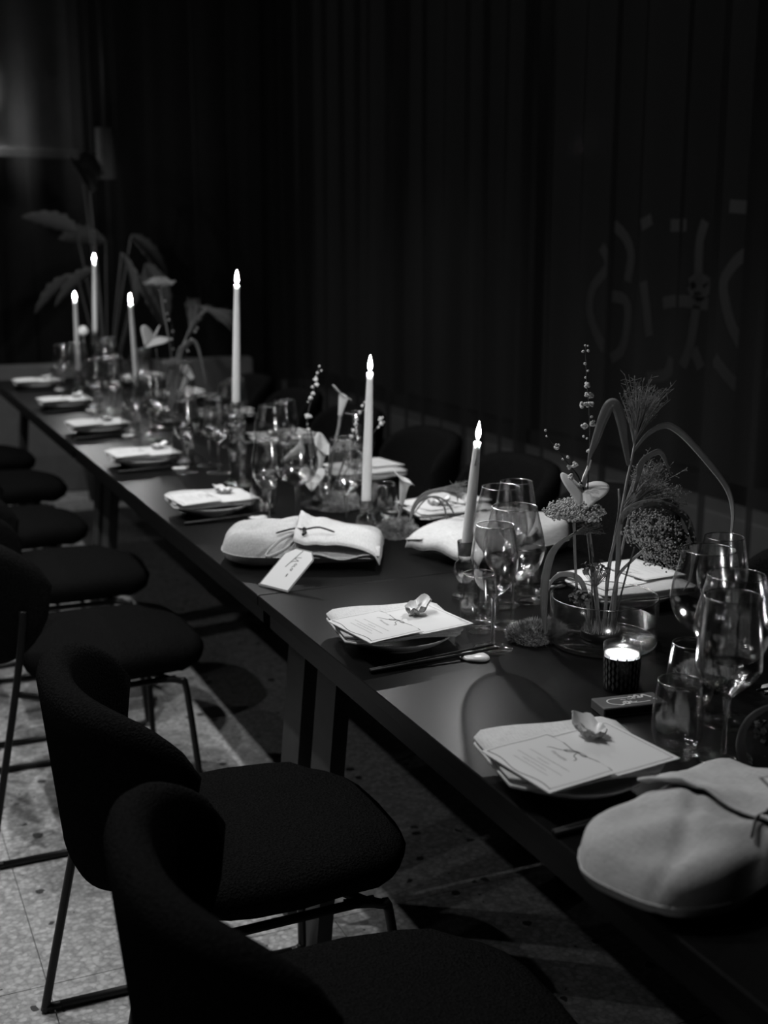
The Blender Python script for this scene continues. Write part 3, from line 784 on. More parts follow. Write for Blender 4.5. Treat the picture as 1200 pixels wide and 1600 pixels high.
# ================================================================== CANDLES
flame_me = MB().lathe([(0.0003, 0), (.0028, .004), (.0049, .010), (.0052, .014), (.0041, .021), (.0021, .029), (.0003, .037)], 14).mesh('flame', M_FLAME)
def candle(base, top, label, group=None, r0=.0112, r1=.0070, drip=False):
    base, top = Vector(base), Vector(top); L = (top - base).length
    t = thing('taper_candle', label, 'candle', base, 0, group)
    t.rotation_mode = 'QUATERNION'; t.rotation_quaternion = (top - base).to_track_quat('Z', 'Y')
    mb = MB().lathe([(0.0, 0), (r0 * .9, 0), (r0, .003), (r0, .03), (r0 * .98, .3 * L), ((r0 + r1) / 2, .72 * L), (r1, .955 * L), (r1 * 1.08, L - .002), (r1 * .9, L), (r1 * .4, L - .003), (0.0, L - .004)], 20)
    if drip:
        mb.tube([(-r1 * 1.0, 0, L - .001), (-r1 * 1.15, 0, L - .012), (-r1 * 1.2, 0, L - .03), (-r1 * 1.22, 0, L - .045)], [.001, .0014, .0016, .0022], 6)
    w_ = mb.build('wax', M_WAX, t)
    MB().tube([(0, 0, L - .005), (0, 0, L + .004), (.001, 0, L + .009)], .0008, 5).build('wick', M_WICK, w_)
    obj('flame', flame_me, t, (0, 0, L + .0025))
    ld = bpy.data.lights.new('candle_light', 'POINT'); ld.energy = CANDLE_W; ld.shadow_soft_size = .004
    lo = bpy.data.objects.new('candle_light', ld); COL.objects.link(lo); lo.parent = t; lo.location = (0, 0, L + .024)
    return t
def holder(kind, p, label, group=None):
    if kind not in HM:
        if kind == 'short':
            pr = [(0.0, .001), (.0255, 0), (.0265, .003), (.022, .006), (.013, .010), (.0165, .016), (.0165, .022), (.012, .028), (.0165, .034), (.0225, .046), (.0245, .056), (.021, .068), (.0145, .076), (.0155, .082), (.0175, .112), (.0165, .1125), (.0135, .084), (0.0, .083)]
            HM[kind] = MB().lathe(pr, 28).mesh('candlestick_glass', M_GLASS)
        elif kind == 'bulb':
            pr = [(0.0, .001), (.026, 0), (.027, .003), (.020, .008), (.009, .016), (.012, .022), (.021, .034), (.0245, .046), (.021, .058), (.013, .068), (.0150, .074), (.0155, .098), (.0145, .0985), (.0128, .078), (0.0, .077)]
            HM[kind] = MB().lathe(pr, 28, rib=(.02, .066, 10, .03)).mesh('candlestick_glass', M_GLASS)
        else:
            pr = [(0.0, .001), (.043, 0), (.044, .004), (.036, .011), (.022, .020), (.027, .028), (.021, .036), (.0265, .044), (.021, .052), (.026, .060), (.021, .068), (.0235, .076), (.0255, .10), (.0245, .118), (.018, .126), (.0215, .133), (.018, .14), (.0245, .15), (.027, .17), (.0255, .187), (.016, .193), (.031, .198), (.031, .201), (.014, .204), (.0125, .212), (.0155, .240), (.0145, .2405), (.0118, .222), (0.0, .221)]
            HM[kind] = MB().lathe(pr, 40, rib=(.09, .19, 20, .02)).mesh('candlestick_glass', M_GLASS)
    o = obj('candlestick', HM[kind], None, p)
    return tag(o, label, 'candlestick', group)
HM = {}
CAN = [  # holder kind, foot pixel, candle base z above table, top pixel, label
    ('short', (727, 932), .0845, (746, 690), 'in the short bubble candlestick behind the setting between matchbox and pouch', True),
    ('bulb', (572, 846), .0785, (578, 582), 'in the bulbous candlestick beside the moss and calla lily', False),
    ('tall', (372, 758), .223, (370, 445), 'in the tall ribbed candlestick behind the first setting beyond the pouch', False),
    ('bulb', (216, 640), .0785, (204, 474), 'leaning beside the tall flat-topped yarrow', False),
    ('bulb', (124, 612), .0785, (117, 469), 'at the end of the table beside the round white bloom', False),
    ('tall', (152, 592), .223, (147, 409), 'in the tall candlestick nearest the end wall', False)]
for i, (k, fp, bz, tp, lb, dr) in enumerate(CAN):
    p = T(*fp); hb = holder(k, p, ['short clear glass candlestick with bubble stem', 'clear glass candlestick with a ribbed bulb and flared foot by the moss', 'tall ribbed clear glass candlestick with stacked rings', 'clear glass candlestick beside the tall flat-topped yarrow', 'clear glass candlestick beside the round white bloom at the table end', 'tall ribbed clear glass candlestick nearest the end wall'][i])
    base = p + Vector((0, 0, bz)); top = V(base, *tp)
    candle(base, top, 'lit white taper candle ' + lb, None, drip=dr)

# votive in patterned tumbler
vp = T(970, 1076)
t = thing('votive_candle', 'lit votive candle in a dark patterned glass beside the flower bowl', 'candle', vp)
R0, R1, VH = .0265, .0295, .074
MB().lathe([(0.0, .001), (R0, 0), (R0 + .0005, .002), (R1 - .0005, VH * .74)], 40).build('patterned_glass', M_VOT, t)
g = MB().lathe([(R1 - .0005, VH * .74), (R1, VH), (R1 - .0012, VH), (R1 - .0018, VH * .75)], 40).build('glass_rim', M_THIN, t)
MB().lathe([(R1 - .0025, .004), (R1 - .0022, VH * .80), (R1 - .008, VH * .765), (0.0, VH * .755)], 32).build('wax', M_WAX, t)
mb = MB(); rr = random.Random(2)
for j in range(26):   # pale leaf-shaped marks of the pattern, below the wax line
    a = 2 * pi * j / 26
    for k in range(4):
        h0 = VH * (.70 - .16 * k - (.08 if j % 2 else 0)); hh = .007; wv_ = .0022
        rad = lambda z: R0 + (R1 - R0) * z / VH + .0006
        pts = []
        for q, (du, dz) in enumerate(((0, hh), (wv_, 0), (0, -hh), (-wv_, 0))):
            z = h0 + dz; r_ = rad(z); aa = a + du / r_; pts.append((r_ * cos(aa), r_ * sin(aa), z))
        mb.add(pts, [(0, 1, 2, 3)])
mb.build('leaf_pattern', M_MATCH, t, False)
fo = obj('flame', flame_me, t, (0, 0, VH * .77)); fo.scale = (.55, .55, .34)
ld = bpy.data.lights.new('votive_light', 'POINT'); ld.energy = CANDLE_W * .14; ld.shadow_soft_size = .004
lo = bpy.data.objects.new('votive_light', ld); COL.objects.link(lo); lo.parent = t; lo.location = (0, 0, VH * .77 + .012)

# matchbox with scripted lettering
c0, c1, c2, c3 = T(923, 1090, .755), T(941, 1107, .755), T(1041, 1096, .755), T(1025, 1083, .755)
ctr = (c0 + c1 + c2 + c3) / 4; ax = (c2 - c1).normalized(); Lm = .102; Wm = .045
t = thing('matchbox', 'dark flat matchbox with pale script lettering in front of the votive', 'matchbox', (ctr.x, ctr.y, TZ), math.atan2(ax.y, ax.x))
bx = MB().box((-Lm / 2, -Wm / 2, 0), (Lm / 2, Wm / 2, .0150), .0012).build('sleeve', M_MATCH, t, False)
MB().box((-Lm / 2 + .003, -Wm / 2 - .0004, .003), (Lm / 2 - .003, -Wm / 2, .012)).build('striker', M_MATCHS, t, False)
def scr(lines, name, wd):
    ln = [[(p.x, p.y) for p in smoothpath([(a, b, 0) for a, b in s], 5)] for s in lines]
    MB().strokes(ln, wd * 1.35, .0153).build(name, M_PRINT, bx, False)
scr([[(-.022, -.014), (-.033, -.006), (-.034, .004), (-.026, .010), (-.008, .011), (.006, .010)],
     [(.030, -.010), (.012, -.012), (-.002, -.010), (.010, -.007)]], 'oval_line', .0016)
scr([[(-.024, -.013), (-.018, -.015), (-.013, -.011), (-.012, -.005)], [(-.013, -.008), (-.006, -.013), (-.004, -.006), (-.009, -.003), (-.010, -.009)],
     [(-.001, -.004), (.003, -.009), (.008, -.009)], [(.004, .010), (.008, .013), (.012, .007), (.008, .006)],
     [(.012, .006), (.017, .016), (.021, .010), (.017, .005), (.023, .006)], [(.024, .005), (.029, .015), (.034, .010), (.038, .003)], [(.038, -.006), (.042, -.002), (.040, -.010)]], 'script_lettering', .0026)
scr([[(-.012, .004), (-.008, .005), (-.004, .003)], [(.000, .005), (.004, .003), (.008, .005), (.012, .002)]], 'small_lettering', .0014)

# ================================================================== GLASSES
GP = {  # kind: bowl profile (r, z), stem bottom/top
    'tulip': ([(.006, .094), (.018, .101), (.029, .114), (.037, .132), (.0405, .152), (.0395, .172), (.0355, .197), (.0315, .217)], .034),
    'wine': ([(.006, .090), (.022, .098), (.038, .112), (.049, .132), (.0525, .150), (.0500, .172), (.0435, .198), (.0375, .222), (.0355, .230)], .040),
    'balloon': ([(.006, .085), (.026, .093), (.043, .108), (.0535, .130), (.0555, .148), (.052, .172), (.046, .196), (.0405, .220)], .040),
    'angular': ([(.006, .086), (.016, .096), (.033, .112), (.042, .126), (.0435, .134), (.0425, .158), (.040, .190), (.0378, .226)], .038)}
GM = {}
def make_glass(kind):
    bp, fr = GP[kind]
    sm = []
    for i in range(len(bp) - 1):
        for k in range(3): sm.append((bp[i][0] + (bp[i + 1][0] - bp[i][0]) * k / 3, bp[i][1] + (bp[i + 1][1] - bp[i][1]) * k / 3))
    sm.append(bp[-1]); sp = [(p.x, p.y) for p in smoothpath([(a, b, 0) for a, b in bp], 4)]
    b0_ = bp[0][1]; inn = []
    for k, (r_, z_) in enumerate(sp):
        f = min(1, (z_ - b0_) / .03); th_ = .0028 * (1 - f) + .0011
        d = (sp[min(k + 1, len(sp) - 1)][0] - sp[max(k - 1, 0)][0], sp[min(k + 1, len(sp) - 1)][1] - sp[max(k - 1, 0)][1]); dl = math.hypot(*d)
        q = (r_ - d[1] / dl * th_, z_ + d[0] / dl * th_)
        if q[0] > .002: inn.append(q)
    bowl = MB().lathe([(0.0, b0_)] + sp + [(sp[-1][0] + .0001, sp[-1][1] + .0005), (sp[-1][0] - .0005, sp[-1][1] + .0009), (sp[-1][0] - .0012, sp[-1][1] + .0005)] + inn[::-1] + [(0.0, inn[0][1] - .0006)], 44).mesh('bowl', M_WINE)
    b0 = bp[0][1]
    rim = MB().tube([((sp[-1][0] - .0004) * cos(2 * pi * j / 44), (sp[-1][0] - .0004) * sin(2 * pi * j / 44), sp[-1][1] + .0006) for j in range(45)], .0009, 6, False).mesh('rim', M_RIM)
    st = MB().lathe([(.0045, .0075), (.0036, .016), (.0033, .045), (.0036, b0 - .02), (.0052, b0 - .004), (.0058, b0 - .0004), (0.0, b0 - .0004)], 16, cap0=True).mesh('stem', M_GLASS)
    ft = MB().lathe([(0.0, .0002), (fr, 0), (fr + .0004, .001), (fr, .002), (fr * .6, .0030), (.010, .0055), (.0046, .0085), (0.0, .0085)], 32).mesh('foot', M_BASE)
    return bowl, rim, st, ft
def wineglass(kind, p, label, group=None):
    if kind not in GM: GM[kind] = make_glass(kind)
    b, ri, s, f = GM[kind]
    t = thing('wine_glass', label, 'glass', p, rnd.uniform(0, 6), group)
    bo = obj('bowl', b, t); obj('rim', ri, bo); obj('stem', s, t); obj('foot', f, t); return t
tb = [(.0255, .012), (.0305, .020), (.0345, .036), (.0350, .052), (.0330, .075), (.0290, .106)]
tsp = [(p.x, p.y) for p in smoothpath([(a, b, 0) for a, b in tb], 4)]
tin = [(r_ - .0013, z_) for r_, z_ in tsp if z_ > .021]
tum_me = MB().lathe([(0.0, .0010), (.020, .0006), (.0232, 0)] + [(.0248, .004)] + tsp + [(tsp[-1][0] - .0006, tsp[-1][1] + .0004)] + tin[::-1] + [(.026, .0165), (.018, .0135), (0.0, .0125)], 44).mesh('water_tumbler', M_TUMB)
tur_me = MB().tube([((tsp[-1][0] - .0006) * cos(2 * pi * j / 44), (tsp[-1][0] - .0006) * sin(2 * pi * j / 44), tsp[-1][1] + .0004) for j in range(45)], .0009, 6, False).mesh('rim', M_RIM)
def tumbler(p, label, group=None):
    o = tag(obj('water_tumbler', tum_me, None, p), label, 'glass', group); obj('rim', tur_me, o); return o
S2 = 'by the setting between matchbox and tagged pouch'
wineglass('tulip', T(770, 1014), 'slim tulip wine glass standing ' + S2)
tumbler(T(748, 986), 'clear stemless tumbler beside the tulip glass ' + S2)
wineglass('balloon', T(800, 978), 'round wine glass behind the tulip glass ' + S2)
wineglass('wine', T(779, 945), 'tall wine glass next to the short bubble candlestick')
wineglass('tulip', T(803, 918), 'tulip wine glass on the curtain side in front of the far pouch')
tumbler(T(828, 940), 'clear tumbler with the chopstick rest seen through it, near the moss')
wineglass('angular', T(1130, 1184), 'wine glass with angled bowl ' + 'by the setting beside the matchbox')
tumbler(T(1056, 1180), 'clear stemless tumbler by the setting beside the matchbox')
wineglass('balloon', T(1137, 1128), 'large round wine glass behind the angled glass near the matchbox')
wineglass('balloon', T(1096, 1072), 'large round wine glass on the curtain side near the matchbox')
wineglass('tulip', T(1120, 1040), 'tulip wine glass on the curtain side near the matchbox')
tumbler(T(1076, 1112), 'clear tumbler standing behind the matchbox')
S3 = 'by the first setting beyond the tagged pouch'
wineglass('tulip', T(421, 826), 'slim tulip wine glass standing ' + S3)
wineglass('balloon', T(464, 812), 'round wine glass standing ' + S3)
tumbler(T(413, 802), 'clear tumbler over a chopstick rest ' + S3)
wineglass('angular', T(541, 830), 'wine glass with angled bowl standing between pouch and bulbous candlestick')
tumbler(T(600, 822), 'clear tumbler beside the bulbous candlestick')
wineglass('balloon', T(428, 750), 'round wine glass on the curtain side behind the tall ribbed candlestick')
wineglass('tulip', T(447, 738), 'tulip wine glass on the curtain side behind the tall ribbed candlestick')
wineglass('wine', T(556, 775), 'tall wine glass on the curtain side behind the bulbous candlestick')
for i, y in enumerate((3.80, 4.50, 5.24, 6.03)):
    s = ORD[i + 1]; wh = ' by the %s aisle setting past the tagged pouch' % s
    j = lambda: rnd.uniform(-.012, .012)
    wineglass('tulip', (.955 + j(), y - .20 + j(), TZ), 'slim tulip wine glass' + wh)
    wineglass('balloon', (1.03 + j(), y - .12 + j(), TZ), 'round wine glass' + wh)
    wineglass('angular', (1.02 + j(), y - .24 + j(), TZ), 'wine glass with angled bowl' + wh)
    tumbler((.965 + j(), y - .10 + j(), TZ), 'clear tumbler' + wh)
for i, y in enumerate((3.95, 4.62, 5.30, 6.0)):
    wh = ' by the %s curtain-side setting past the flower bowl' % (ORD + ['sixth'])[i + 2]
    wineglass('balloon', (1.21 + rnd.uniform(-.01, .01), y + .05, TZ), 'round wine glass' + wh)
    wineglass('tulip', (1.26 + rnd.uniform(-.01, .01), y + .18, TZ), 'slim tulip wine glass' + wh)
    tumbler((1.245, y + .10, TZ), 'clear tumbler' + wh)

# ================================================================== MOSS
def moss(p, sx, sy, sz, label, seed, rz=0):
    r = random.Random(seed); t = thing('moss_clump', label, 'moss', p, rz)
    ph = [r.uniform(0, 6.28) for _ in range(6)]
    def surf(a, b):
        k = 1 + .12 * sin(3 * a + ph[0]) + .08 * sin(5 * a + ph[1]) + .08 * sin(4 * b * 2 + ph[2] + 2 * a)
        return Vector((sx * k * cos(b) * cos(a), sy * k * cos(b) * sin(a), sz * k * max(0, sin(b)) ** .8))
    rings = [[surf(2 * pi * j / 24, (pi / 2 - .05) * i / 7) * .9 for j in range(24)] for i in range(8)]
    MB().loft(rings, True, True).build('cushion', M_MOSS, t)
    mb = MB()
    for _ in range(4200):
        a = r.uniform(0, 2 * pi); b = math.asin(r.uniform(0, 1)); q = surf(a, b) * .88
        n_ = Vector((q.x / sx ** 2, q.y / sy ** 2, q.z / sz ** 2 + .3)).normalized()
        d = (n_ + Vector((r.uniform(-1, 1), r.uniform(-1, 1), r.uniform(-.3, 1))) * .8).normalized() * r.uniform(.006, .014)
        s_ = d.orthogonal().normalized() * .0007; s2 = d.cross(s_).normalized() * .0007
        e = q + d; e.z = max(e.z, .0008); q.z = max(q.z, .0008)
        mb.add([q + s_, q - s_ + s2, q - s_ - s2, e], [(0, 1, 3), (1, 2, 3), (2, 0, 3)])
    o = mb.build('fronds', M_MOSS, t, False); o['kind'] = 'stuff'
    return t
moss(T(838, 1000), .055, .030, .032, 'green moss clump between the tulip glass and the flower bowl', 1, R(-10))
moss(T(622, 838), .052, .040, .040, 'round moss clump holding a white calla lily beside the bulbous candlestick', 2)
moss(T(530, 796), .055, .040, .042, 'moss clump beside the low vase of calla lilies', 3)
moss(T(1108, 1062), .05, .05, .022, 'low moss clump behind the matchbox', 4)

# ================================================================== FLOWERS
def blade(pts, wid, label, mt=None, name='grass_blade', group=None, twist=0.0, cat='leaf', face=0.75):
    P = smoothpath(pts, 7); k = len(P); rows = []
    for i, p in enumerate(P):
        t = (P[min(i + 1, k - 1)] - P[max(i - 1, 0)]).normalized()
        side = t.cross(HF); side = side.normalized() if side.length > 1e-4 else RIGHT
        nn = t.cross(side).normalized()
        an = (1 - face) * 1.4 + twist * i / k
        sd = side * cos(an) + nn * sin(an); up_ = t.cross(sd).normalized()
        f = i / (k - 1); w_ = 1.2 * wid * (0.35 + 0.65 * min(1, f * 4)) * (1 if f < .55 else max(.03, 1 - ((f - .55) / .45) ** 1.4))
        rows.append([p + sd * w_ / 2, p + sd * w_ * .22 + up_ * w_ * .10, p - up_ * 0, p - sd * w_ * .22 + up_ * w_ * .10, p - sd * w_ / 2])
    o = MB().loft(rows, closed=False).build(name, mt or M_BLADE)
    so = o.modifiers.new('thick', 'SOLIDIFY'); so.thickness = .0006; so.offset = 0
    return tag(o, label, cat, group)
def stem_mesh(pts, r0, r1, seg=7):
    P = smoothpath(pts, 6); k = len(P)
    return MB().tube(P, [r0 + (r1 - r0) * i / (k - 1) for i in range(k)], seg)
def umbel(pts, label, rx, rz_, mt, seed, dome=True, n=420, axis=None, sm=None, st=(.0022, .0026)):
    """stem + head of tiny florets carried on fine rays"""
    r = random.Random(seed); t = thing('yarrow_stem', label, 'flower', pts[0])
    b = Vector(pts[0]); loc = [Vector(p) - b for p in pts]
    stem_mesh(loc, *st).build('stem', sm or M_STEM, t)
    top = loc[-1]; ax = Vector(axis or (0, 0, 1)).normalized(); e1 = ax.orthogonal().normalized(); e2 = ax.cross(e1)
    fl_, ry = MB(), MB()
    cl = [(r.uniform(0, 2 * pi), math.sqrt(r.uniform(0, 1))) for _ in range(44)]
    for a, q in cl:
        q_ = q * .9; h = rz_ * (1 - q_ ** 2) if dome else rz_ * (.6 + .2 * r.random())
        c = top + (e1 * cos(a) + e2 * sin(a)) * rx * q_ + ax * h
        ry.tube([top - ax * rz_ * .8, top * .4 + c * .6 - ax * rz_ * .35, c], [.0012, .0008, .0006], 5)
        for _ in range(n // 44):
            d = Vector((r.gauss(0, 1), r.gauss(0, 1), r.gauss(0, 1))) * rx * .115
            d -= ax * min(0, d.dot(ax)) * .6
            fl_.ball(c + d + ax * .001, r.uniform(.0013, .0024), 5, 3)
    ry.build('rays', sm or M_STEM, t)
    o = fl_.build('florets', mt, t); o['kind'] = 'stuff'
    return t
def plume(pts, label, spread, length, n, seed, lean=(0, 0, 1), seeds=False, mt=None):
    r = random.Random(seed); b = Vector(pts[0]); loc = [Vector(p) - b for p in pts]
    t = thing('plume_grass', label, 'grass', pts[0]); stem_mesh(loc, .0030, .0018).build('stem', M_STEM, t)
    top = loc[-1]; ax = (Vector(lean)).normalized(); e1 = ax.orthogonal().normalized(); e2 = ax.cross(e1)
    mb, sd = MB(), MB()
    for i in range(n):
        a = r.uniform(0, 2 * pi); q = spread * math.sqrt(r.random()); ln = length * r.uniform(.55, 1.0)
        d = (ax + (e1 * cos(a) + e2 * sin(a)) * q).normalized(); s0 = top - ax * r.uniform(0, .25) * length
        p2 = s0 + d * ln * .5 + ax * ln * .06; p3 = s0 + d * ln + Vector((0, 0, -.12 * ln * q))
        mb.tube([s0, p2, p3], [.0007, .0005, .0003], 3, False)
        for _ in range(3 if not seeds else 6):
            f = r.uniform(.45, 1); c = p2 + (p3 - p2) * f; e = c + Vector((r.uniform(-1, 1), r.uniform(-1, 1), r.uniform(-.3, 1))) * .010
            mb.tube([c, e], [.0004, .0003], 3, False)
            if seeds: sd.ball(e, .0010, 4, 3)
    o = mb.build('awns', mt or M_PLUME, t); o['kind'] = 'stuff'
    if seeds: o = sd.build('seeds', M_YARROWD, t); o['kind'] = 'stuff'
    return t
bl = MB(); _r = random.Random(8)
for k in range(9):
    d = Vector((_r.gauss(0, 1), _r.gauss(0, 1), _r.gauss(0, 1))).normalized(); bl.ball(d * .0034, .0028, 6, 4)
blossom_me = bl.mesh('blossom', M_BLOSSOM)
bud_me = MB().ball((0, 0, 0), .0022, 6, 4, (1, 1, 1.2)).mesh('bud', M_BLOSSOM)
def twig(pts, blooms, base, label, group=None, d=0.0, r0=.0016):
    b = Vector(pts[0]); t = thing('blossom_twig', label, 'twig', pts[0], 0, group)
    tw = stem_mesh([Vector(p) - b for p in pts], r0, .0007, 5).build('branch', M_TWIG, t)
    for (px, py, big) in blooms:
        p = V(base, px, py, d) + HF * rnd.uniform(-.006, .006)
        o = obj('blossom' if big else 'bud', blossom_me if big else bud_me, t, p - b)
        o.rotation_euler = (rnd.uniform(0, 6), rnd.uniform(0, 6), rnd.uniform(0, 6)); s = rnd.uniform(.8, 1.15) * (big or 1); o.scale = (s, s, s)
    return t
def calla(pts, label, up_dir, L=.085, rim=.024, lean=0.0, group=None, yaw=0.0):
    b = Vector(pts[0]); t = thing('calla_lily', label, 'flower', pts[0], 0, group)
    loc = [Vector(p) - b for p in pts]; stem_mesh(loc, .0034, .0040, 9).build('stem', M_STEM, t)
    ax = Vector(up_dir).normalized(); e1 = ax.orthogonal().normalized(); e2 = ax.cross(e1)
    e1, e2 = e1 * cos(yaw) + e2 * sin(yaw), e2 * cos(yaw) - e1 * sin(yaw)
    top = loc[-1]
    def fn(a, q):
        th = 2 * pi * a * 1.06; s = q
        tip = max(0, cos(th)) ** 3; fl = max(0, (s - .72) / .28) ** 2
        r_ = .0048 + .0100 * s ** 1.1 + (rim - .0148) * fl * (.75 + .75 * tip)
        h = L * s * (.80 + .26 * (.5 + .5 * cos(th))) - .012 * fl * (1 - tip) + .002 * sin(3 * th + 1) * fl
        r_ *= 1 + .05 * a
        return top + (e1 * cos(th) + e2 * sin(th)) * r_ + ax * h
    o = MB().grid(fn, 34, 16).build('spathe', M_PETAL, t); so = o.modifiers.new('thick', 'SOLIDIFY'); so.thickness = .0009
    MB().tube([top + ax * .01, top + ax * L * .5, top + ax * L * .75], [.002, .0032, .0012], 8).build('spadix', M_SPADIX, t)
    return t
def anthurium(stempts, label, ctr, nrm, size, group=None):
    b = Vector(stempts[0]); t = thing('anthurium', label, 'flower', stempts[0], 0, group)
    stem_mesh([Vector(p) - b for p in stempts], .0018, .0018).build('stem', M_STEM, t)
    n_ = Vector(nrm).normalized(); e2 = (-HF - n_ * (-HF).dot(n_)).normalized(); e1 = e2.cross(n_)   # e2: tip towards the viewer
    c = Vector(ctr) - b
    def fn(a, q):
        th = 2 * pi * a
        rr = size * (.62 + .38 * abs(sin(th / 2 + pi / 2)) ** .6) * (1 - .42 * math.exp(-((th - pi) / .35) ** 2)) * (1 + .35 * math.exp(-(min(th, 2 * pi - th) / .30) ** 2))
        x, y = rr * q * sin(th), rr * q * cos(th)
        return c + e1 * x + e2 * y + n_ * (.62 * abs(x) - .25 * q * q * size + .06 * size * q)
    o = MB().grid(fn, 40, 8).build('spathe', M_PETAL, t); so = o.modifiers.new('thick', 'SOLIDIFY'); so.thickness = .0009
    MB().tube([c, c - e2 * .004 + n_ * .022, c - e2 * .006 + n_ * .054], [.0050, .0046, .0020], 8).build('spadix', M_SPADIX, t)
    return t
def bloomlet(pts, label, rad, seed, mt=None):
    r = random.Random(seed); b = Vector(pts[0]); t = thing('dried_flower', label, 'flower', pts[0])
    stem_mesh([Vector(p) - b for p in pts], .0016, .0012, 6).build('stem', M_STEM, t)
    top = Vector(pts[-1]) - b; mb = MB()
    for _ in range(60):
        d = Vector((r.gauss(0, 1), r.gauss(0, 1), abs(r.gauss(0, .8)))).normalized(); c = top + d * rad * r.uniform(.5, 1) * 1.0
        u = d.orthogonal().normalized(); v = d.cross(u); a = r.uniform(0, 6); u, v = u * cos(a) + v * sin(a), v * cos(a) - u * sin(a); s = r.uniform(.005, .008)
        mb.add([c, c + u * s + d * s * .3, c + u * s * .8 + v * s * .9 + d * s * .5, c + v * s + d * s * .3], [(0, 1, 2, 3)])
        mb.tube([top - Vector((0, 0, rad * .9)), c], [.0005, .0004], 3, False)
    o = mb.build('petals', mt or M_DRIED, t); o['kind'] = 'stuff'
    return t
def bowlvase(p, r, h, label, kz=.02):
    t = thing('glass_bowl', label, 'vase', p)
    MB().lathe([(r - .004, .006), (r - .001, .012), (r, .03), (r, h), (r - .0016, h + .0004), (r - .0026, h - .001), (r - .0026, .012), (r - .004, .0108)], 56).build('wall', M_THIN, t)
    MB().tube([((r - .001) * cos(2 * pi * j / 56), (r - .001) * sin(2 * pi * j / 56), h) for j in range(57)], .0011, 6, False).build('rim', M_RIM, t)
    MB().lathe([(0.0, .0006), (r - .006, 0), (r - .002, .003), (r - .0005, .008), (r - .004, .0105), (0.0, .0090)], 56).build('base', M_GLASS, t)
    MB().lathe([(0.0, h * .52), (r - .003, h * .52)], 48).build('water', M_WATER, t)
    return t
def kenzan(p, r, label):
    t = thing('flower_frog', label, 'flower frog', p)
    MB().lathe([(0, .0002), (r, 0), (r, .012), (r - .001, .0135), (0, .0135)], 28).build('disc', M_TUBE, t)
    mb = MB()
    for i in range(-6, 7):
        for j in range(-6, 7):
            x, y = i * r / 6.8, j * r / 6.8
            if x * x + y * y < (r * .92) ** 2: mb.tube([(x, y, .0135), (x, y, .024)], [.0006, .0002], 3, False)
    mb.build('pins', M_PRINT, t)

# ---- arrangement one: shallow glass bowl
B1 = T(942, 1004)
A1 = 'in the shallow glass bowl'
bowlvase(B1, .093, .085, 'shallow clear glass bowl holding the tall grass and yarrow arrangement')
K1 = B1 + Vector((0, .005, .0092)); kenzan(K1, .036, 'black pin flower frog inside the shallow glass bowl')
zb = TZ + .032
def F(lst, d=0.0): return [V(B1, x, y, d) for x, y in lst]
def foot(x, y, d=0.0):
    """stem foot on the frog"""
    p = V(B1, x, 985, d); return Vector((p.x, p.y, TZ + .024))
twig([foot(926, 0, .01)] + F([(924, 900), (918, 783), (922, 690), (920, 630), (917, 595), (915, 540)], .01),
     [(915, 540, 0), (911, 549, 0), (918, 540, 0), (919, 548, 0), (914, 568, 0), (918, 579, 0), (915, 590, 0), (917, 602, 1), (918, 617, .8), (924, 618, .9), (910, 632, 1.2), (918, 631, 1), (924, 631, .9), (924, 651, 0), (913, 665, 1.2), (926, 661, .9), (912, 682, 0), (918, 686, 0), (920, 705, .9)], B1,
     'tall thin twig with white blossoms rising from the shallow glass bowl', d=.01)
twig(F([(918, 790), (912, 765), (902, 742), (890, 728), (878, 712), (864, 694), (855, 680), (852, 672)], .012), [(852, 672, 0), (855, 682, 0), (870, 697, 1), (888, 715, 0), (898, 726, 1.2), (890, 730, .8), (893, 746, 1), (901, 765, 1.2), (909, 758, .9), (910, 777, 1.1), (880, 718, 0)], B1,
     'short blossom twig leaning left over the white anthurium', d=.012)
anthurium([foot(934, 0, .02)] + F([(930, 900), (920, 820), (912, 768)], .02), 'white anthurium flower standing ' + A1, V(B1, 909, 764, .018), (-HF.x * 0.30 + RIGHT.x * .22, -HF.y * .30 + RIGHT.y * .22, 0.95), .046)
blade(F([(982, 727), (976, 690), (970, 655), (962, 634), (953, 633), (942, 655), (930, 690), (922, 712), (918, 732)], .0), .0155, 'folded grass blade bending over sharply to the white anthurium', face=.85)
blade(F([(990, 705), (1010, 680), (1033, 666), (1050, 667), (1075, 687), (1110, 727), (1137, 765), (1145, 800), (1142, 840), (1135, 882)], .01), .0115, 'long grass blade arching right from the plume and hanging down', twist=.8)
blade(F([(990, 770), (997, 745), (1003, 722), (1022, 708), (1034, 708), (1042, 725), (1048, 743)], .02), .010, 'short drooping grass blade behind the seeded panicle')
blade([foot(958, 0, -.01)] + F([(965, 880), (970, 815), (990, 792), (1020, 785), (1042, 790), (1068, 805), (1082, 835), (1084, 865), (1078, 905), (1066, 925)], -.01), .0125, 'grass blade arching over the large yarrow head', twist=.5)
plume([foot(946, 0, .0)] + F([(950, 893), (967, 820), (980, 750), (988, 715), (995, 672)], .0), 'tall feathery plume grass stem ' + A1, .55, .105, 150, 3, lean=(RIGHT.x * .16, RIGHT.y * .16, 1))
plume([foot(950, 0, .03)] + F([(966, 890), (978, 830), (988, 785)], .03), 'seeded panicle grass spreading to the right behind the yarrow', .75, .105, 120, 5, lean=(RIGHT.x * .75, RIGHT.y * .75, .62), seeds=True)
umbel([foot(956, 0, -.01)] + F([(958, 935), (966, 900), (985, 878), (1003, 862), (1020, 848)], -.012), 'large domed yarrow head drooping right ' + A1, .055, .042, M_YARROWD, 6, n=3600, axis=(RIGHT.x * .35 - HF.x * .75, RIGHT.y * .35 - HF.y * .75, .8), st=(.0024, .003))
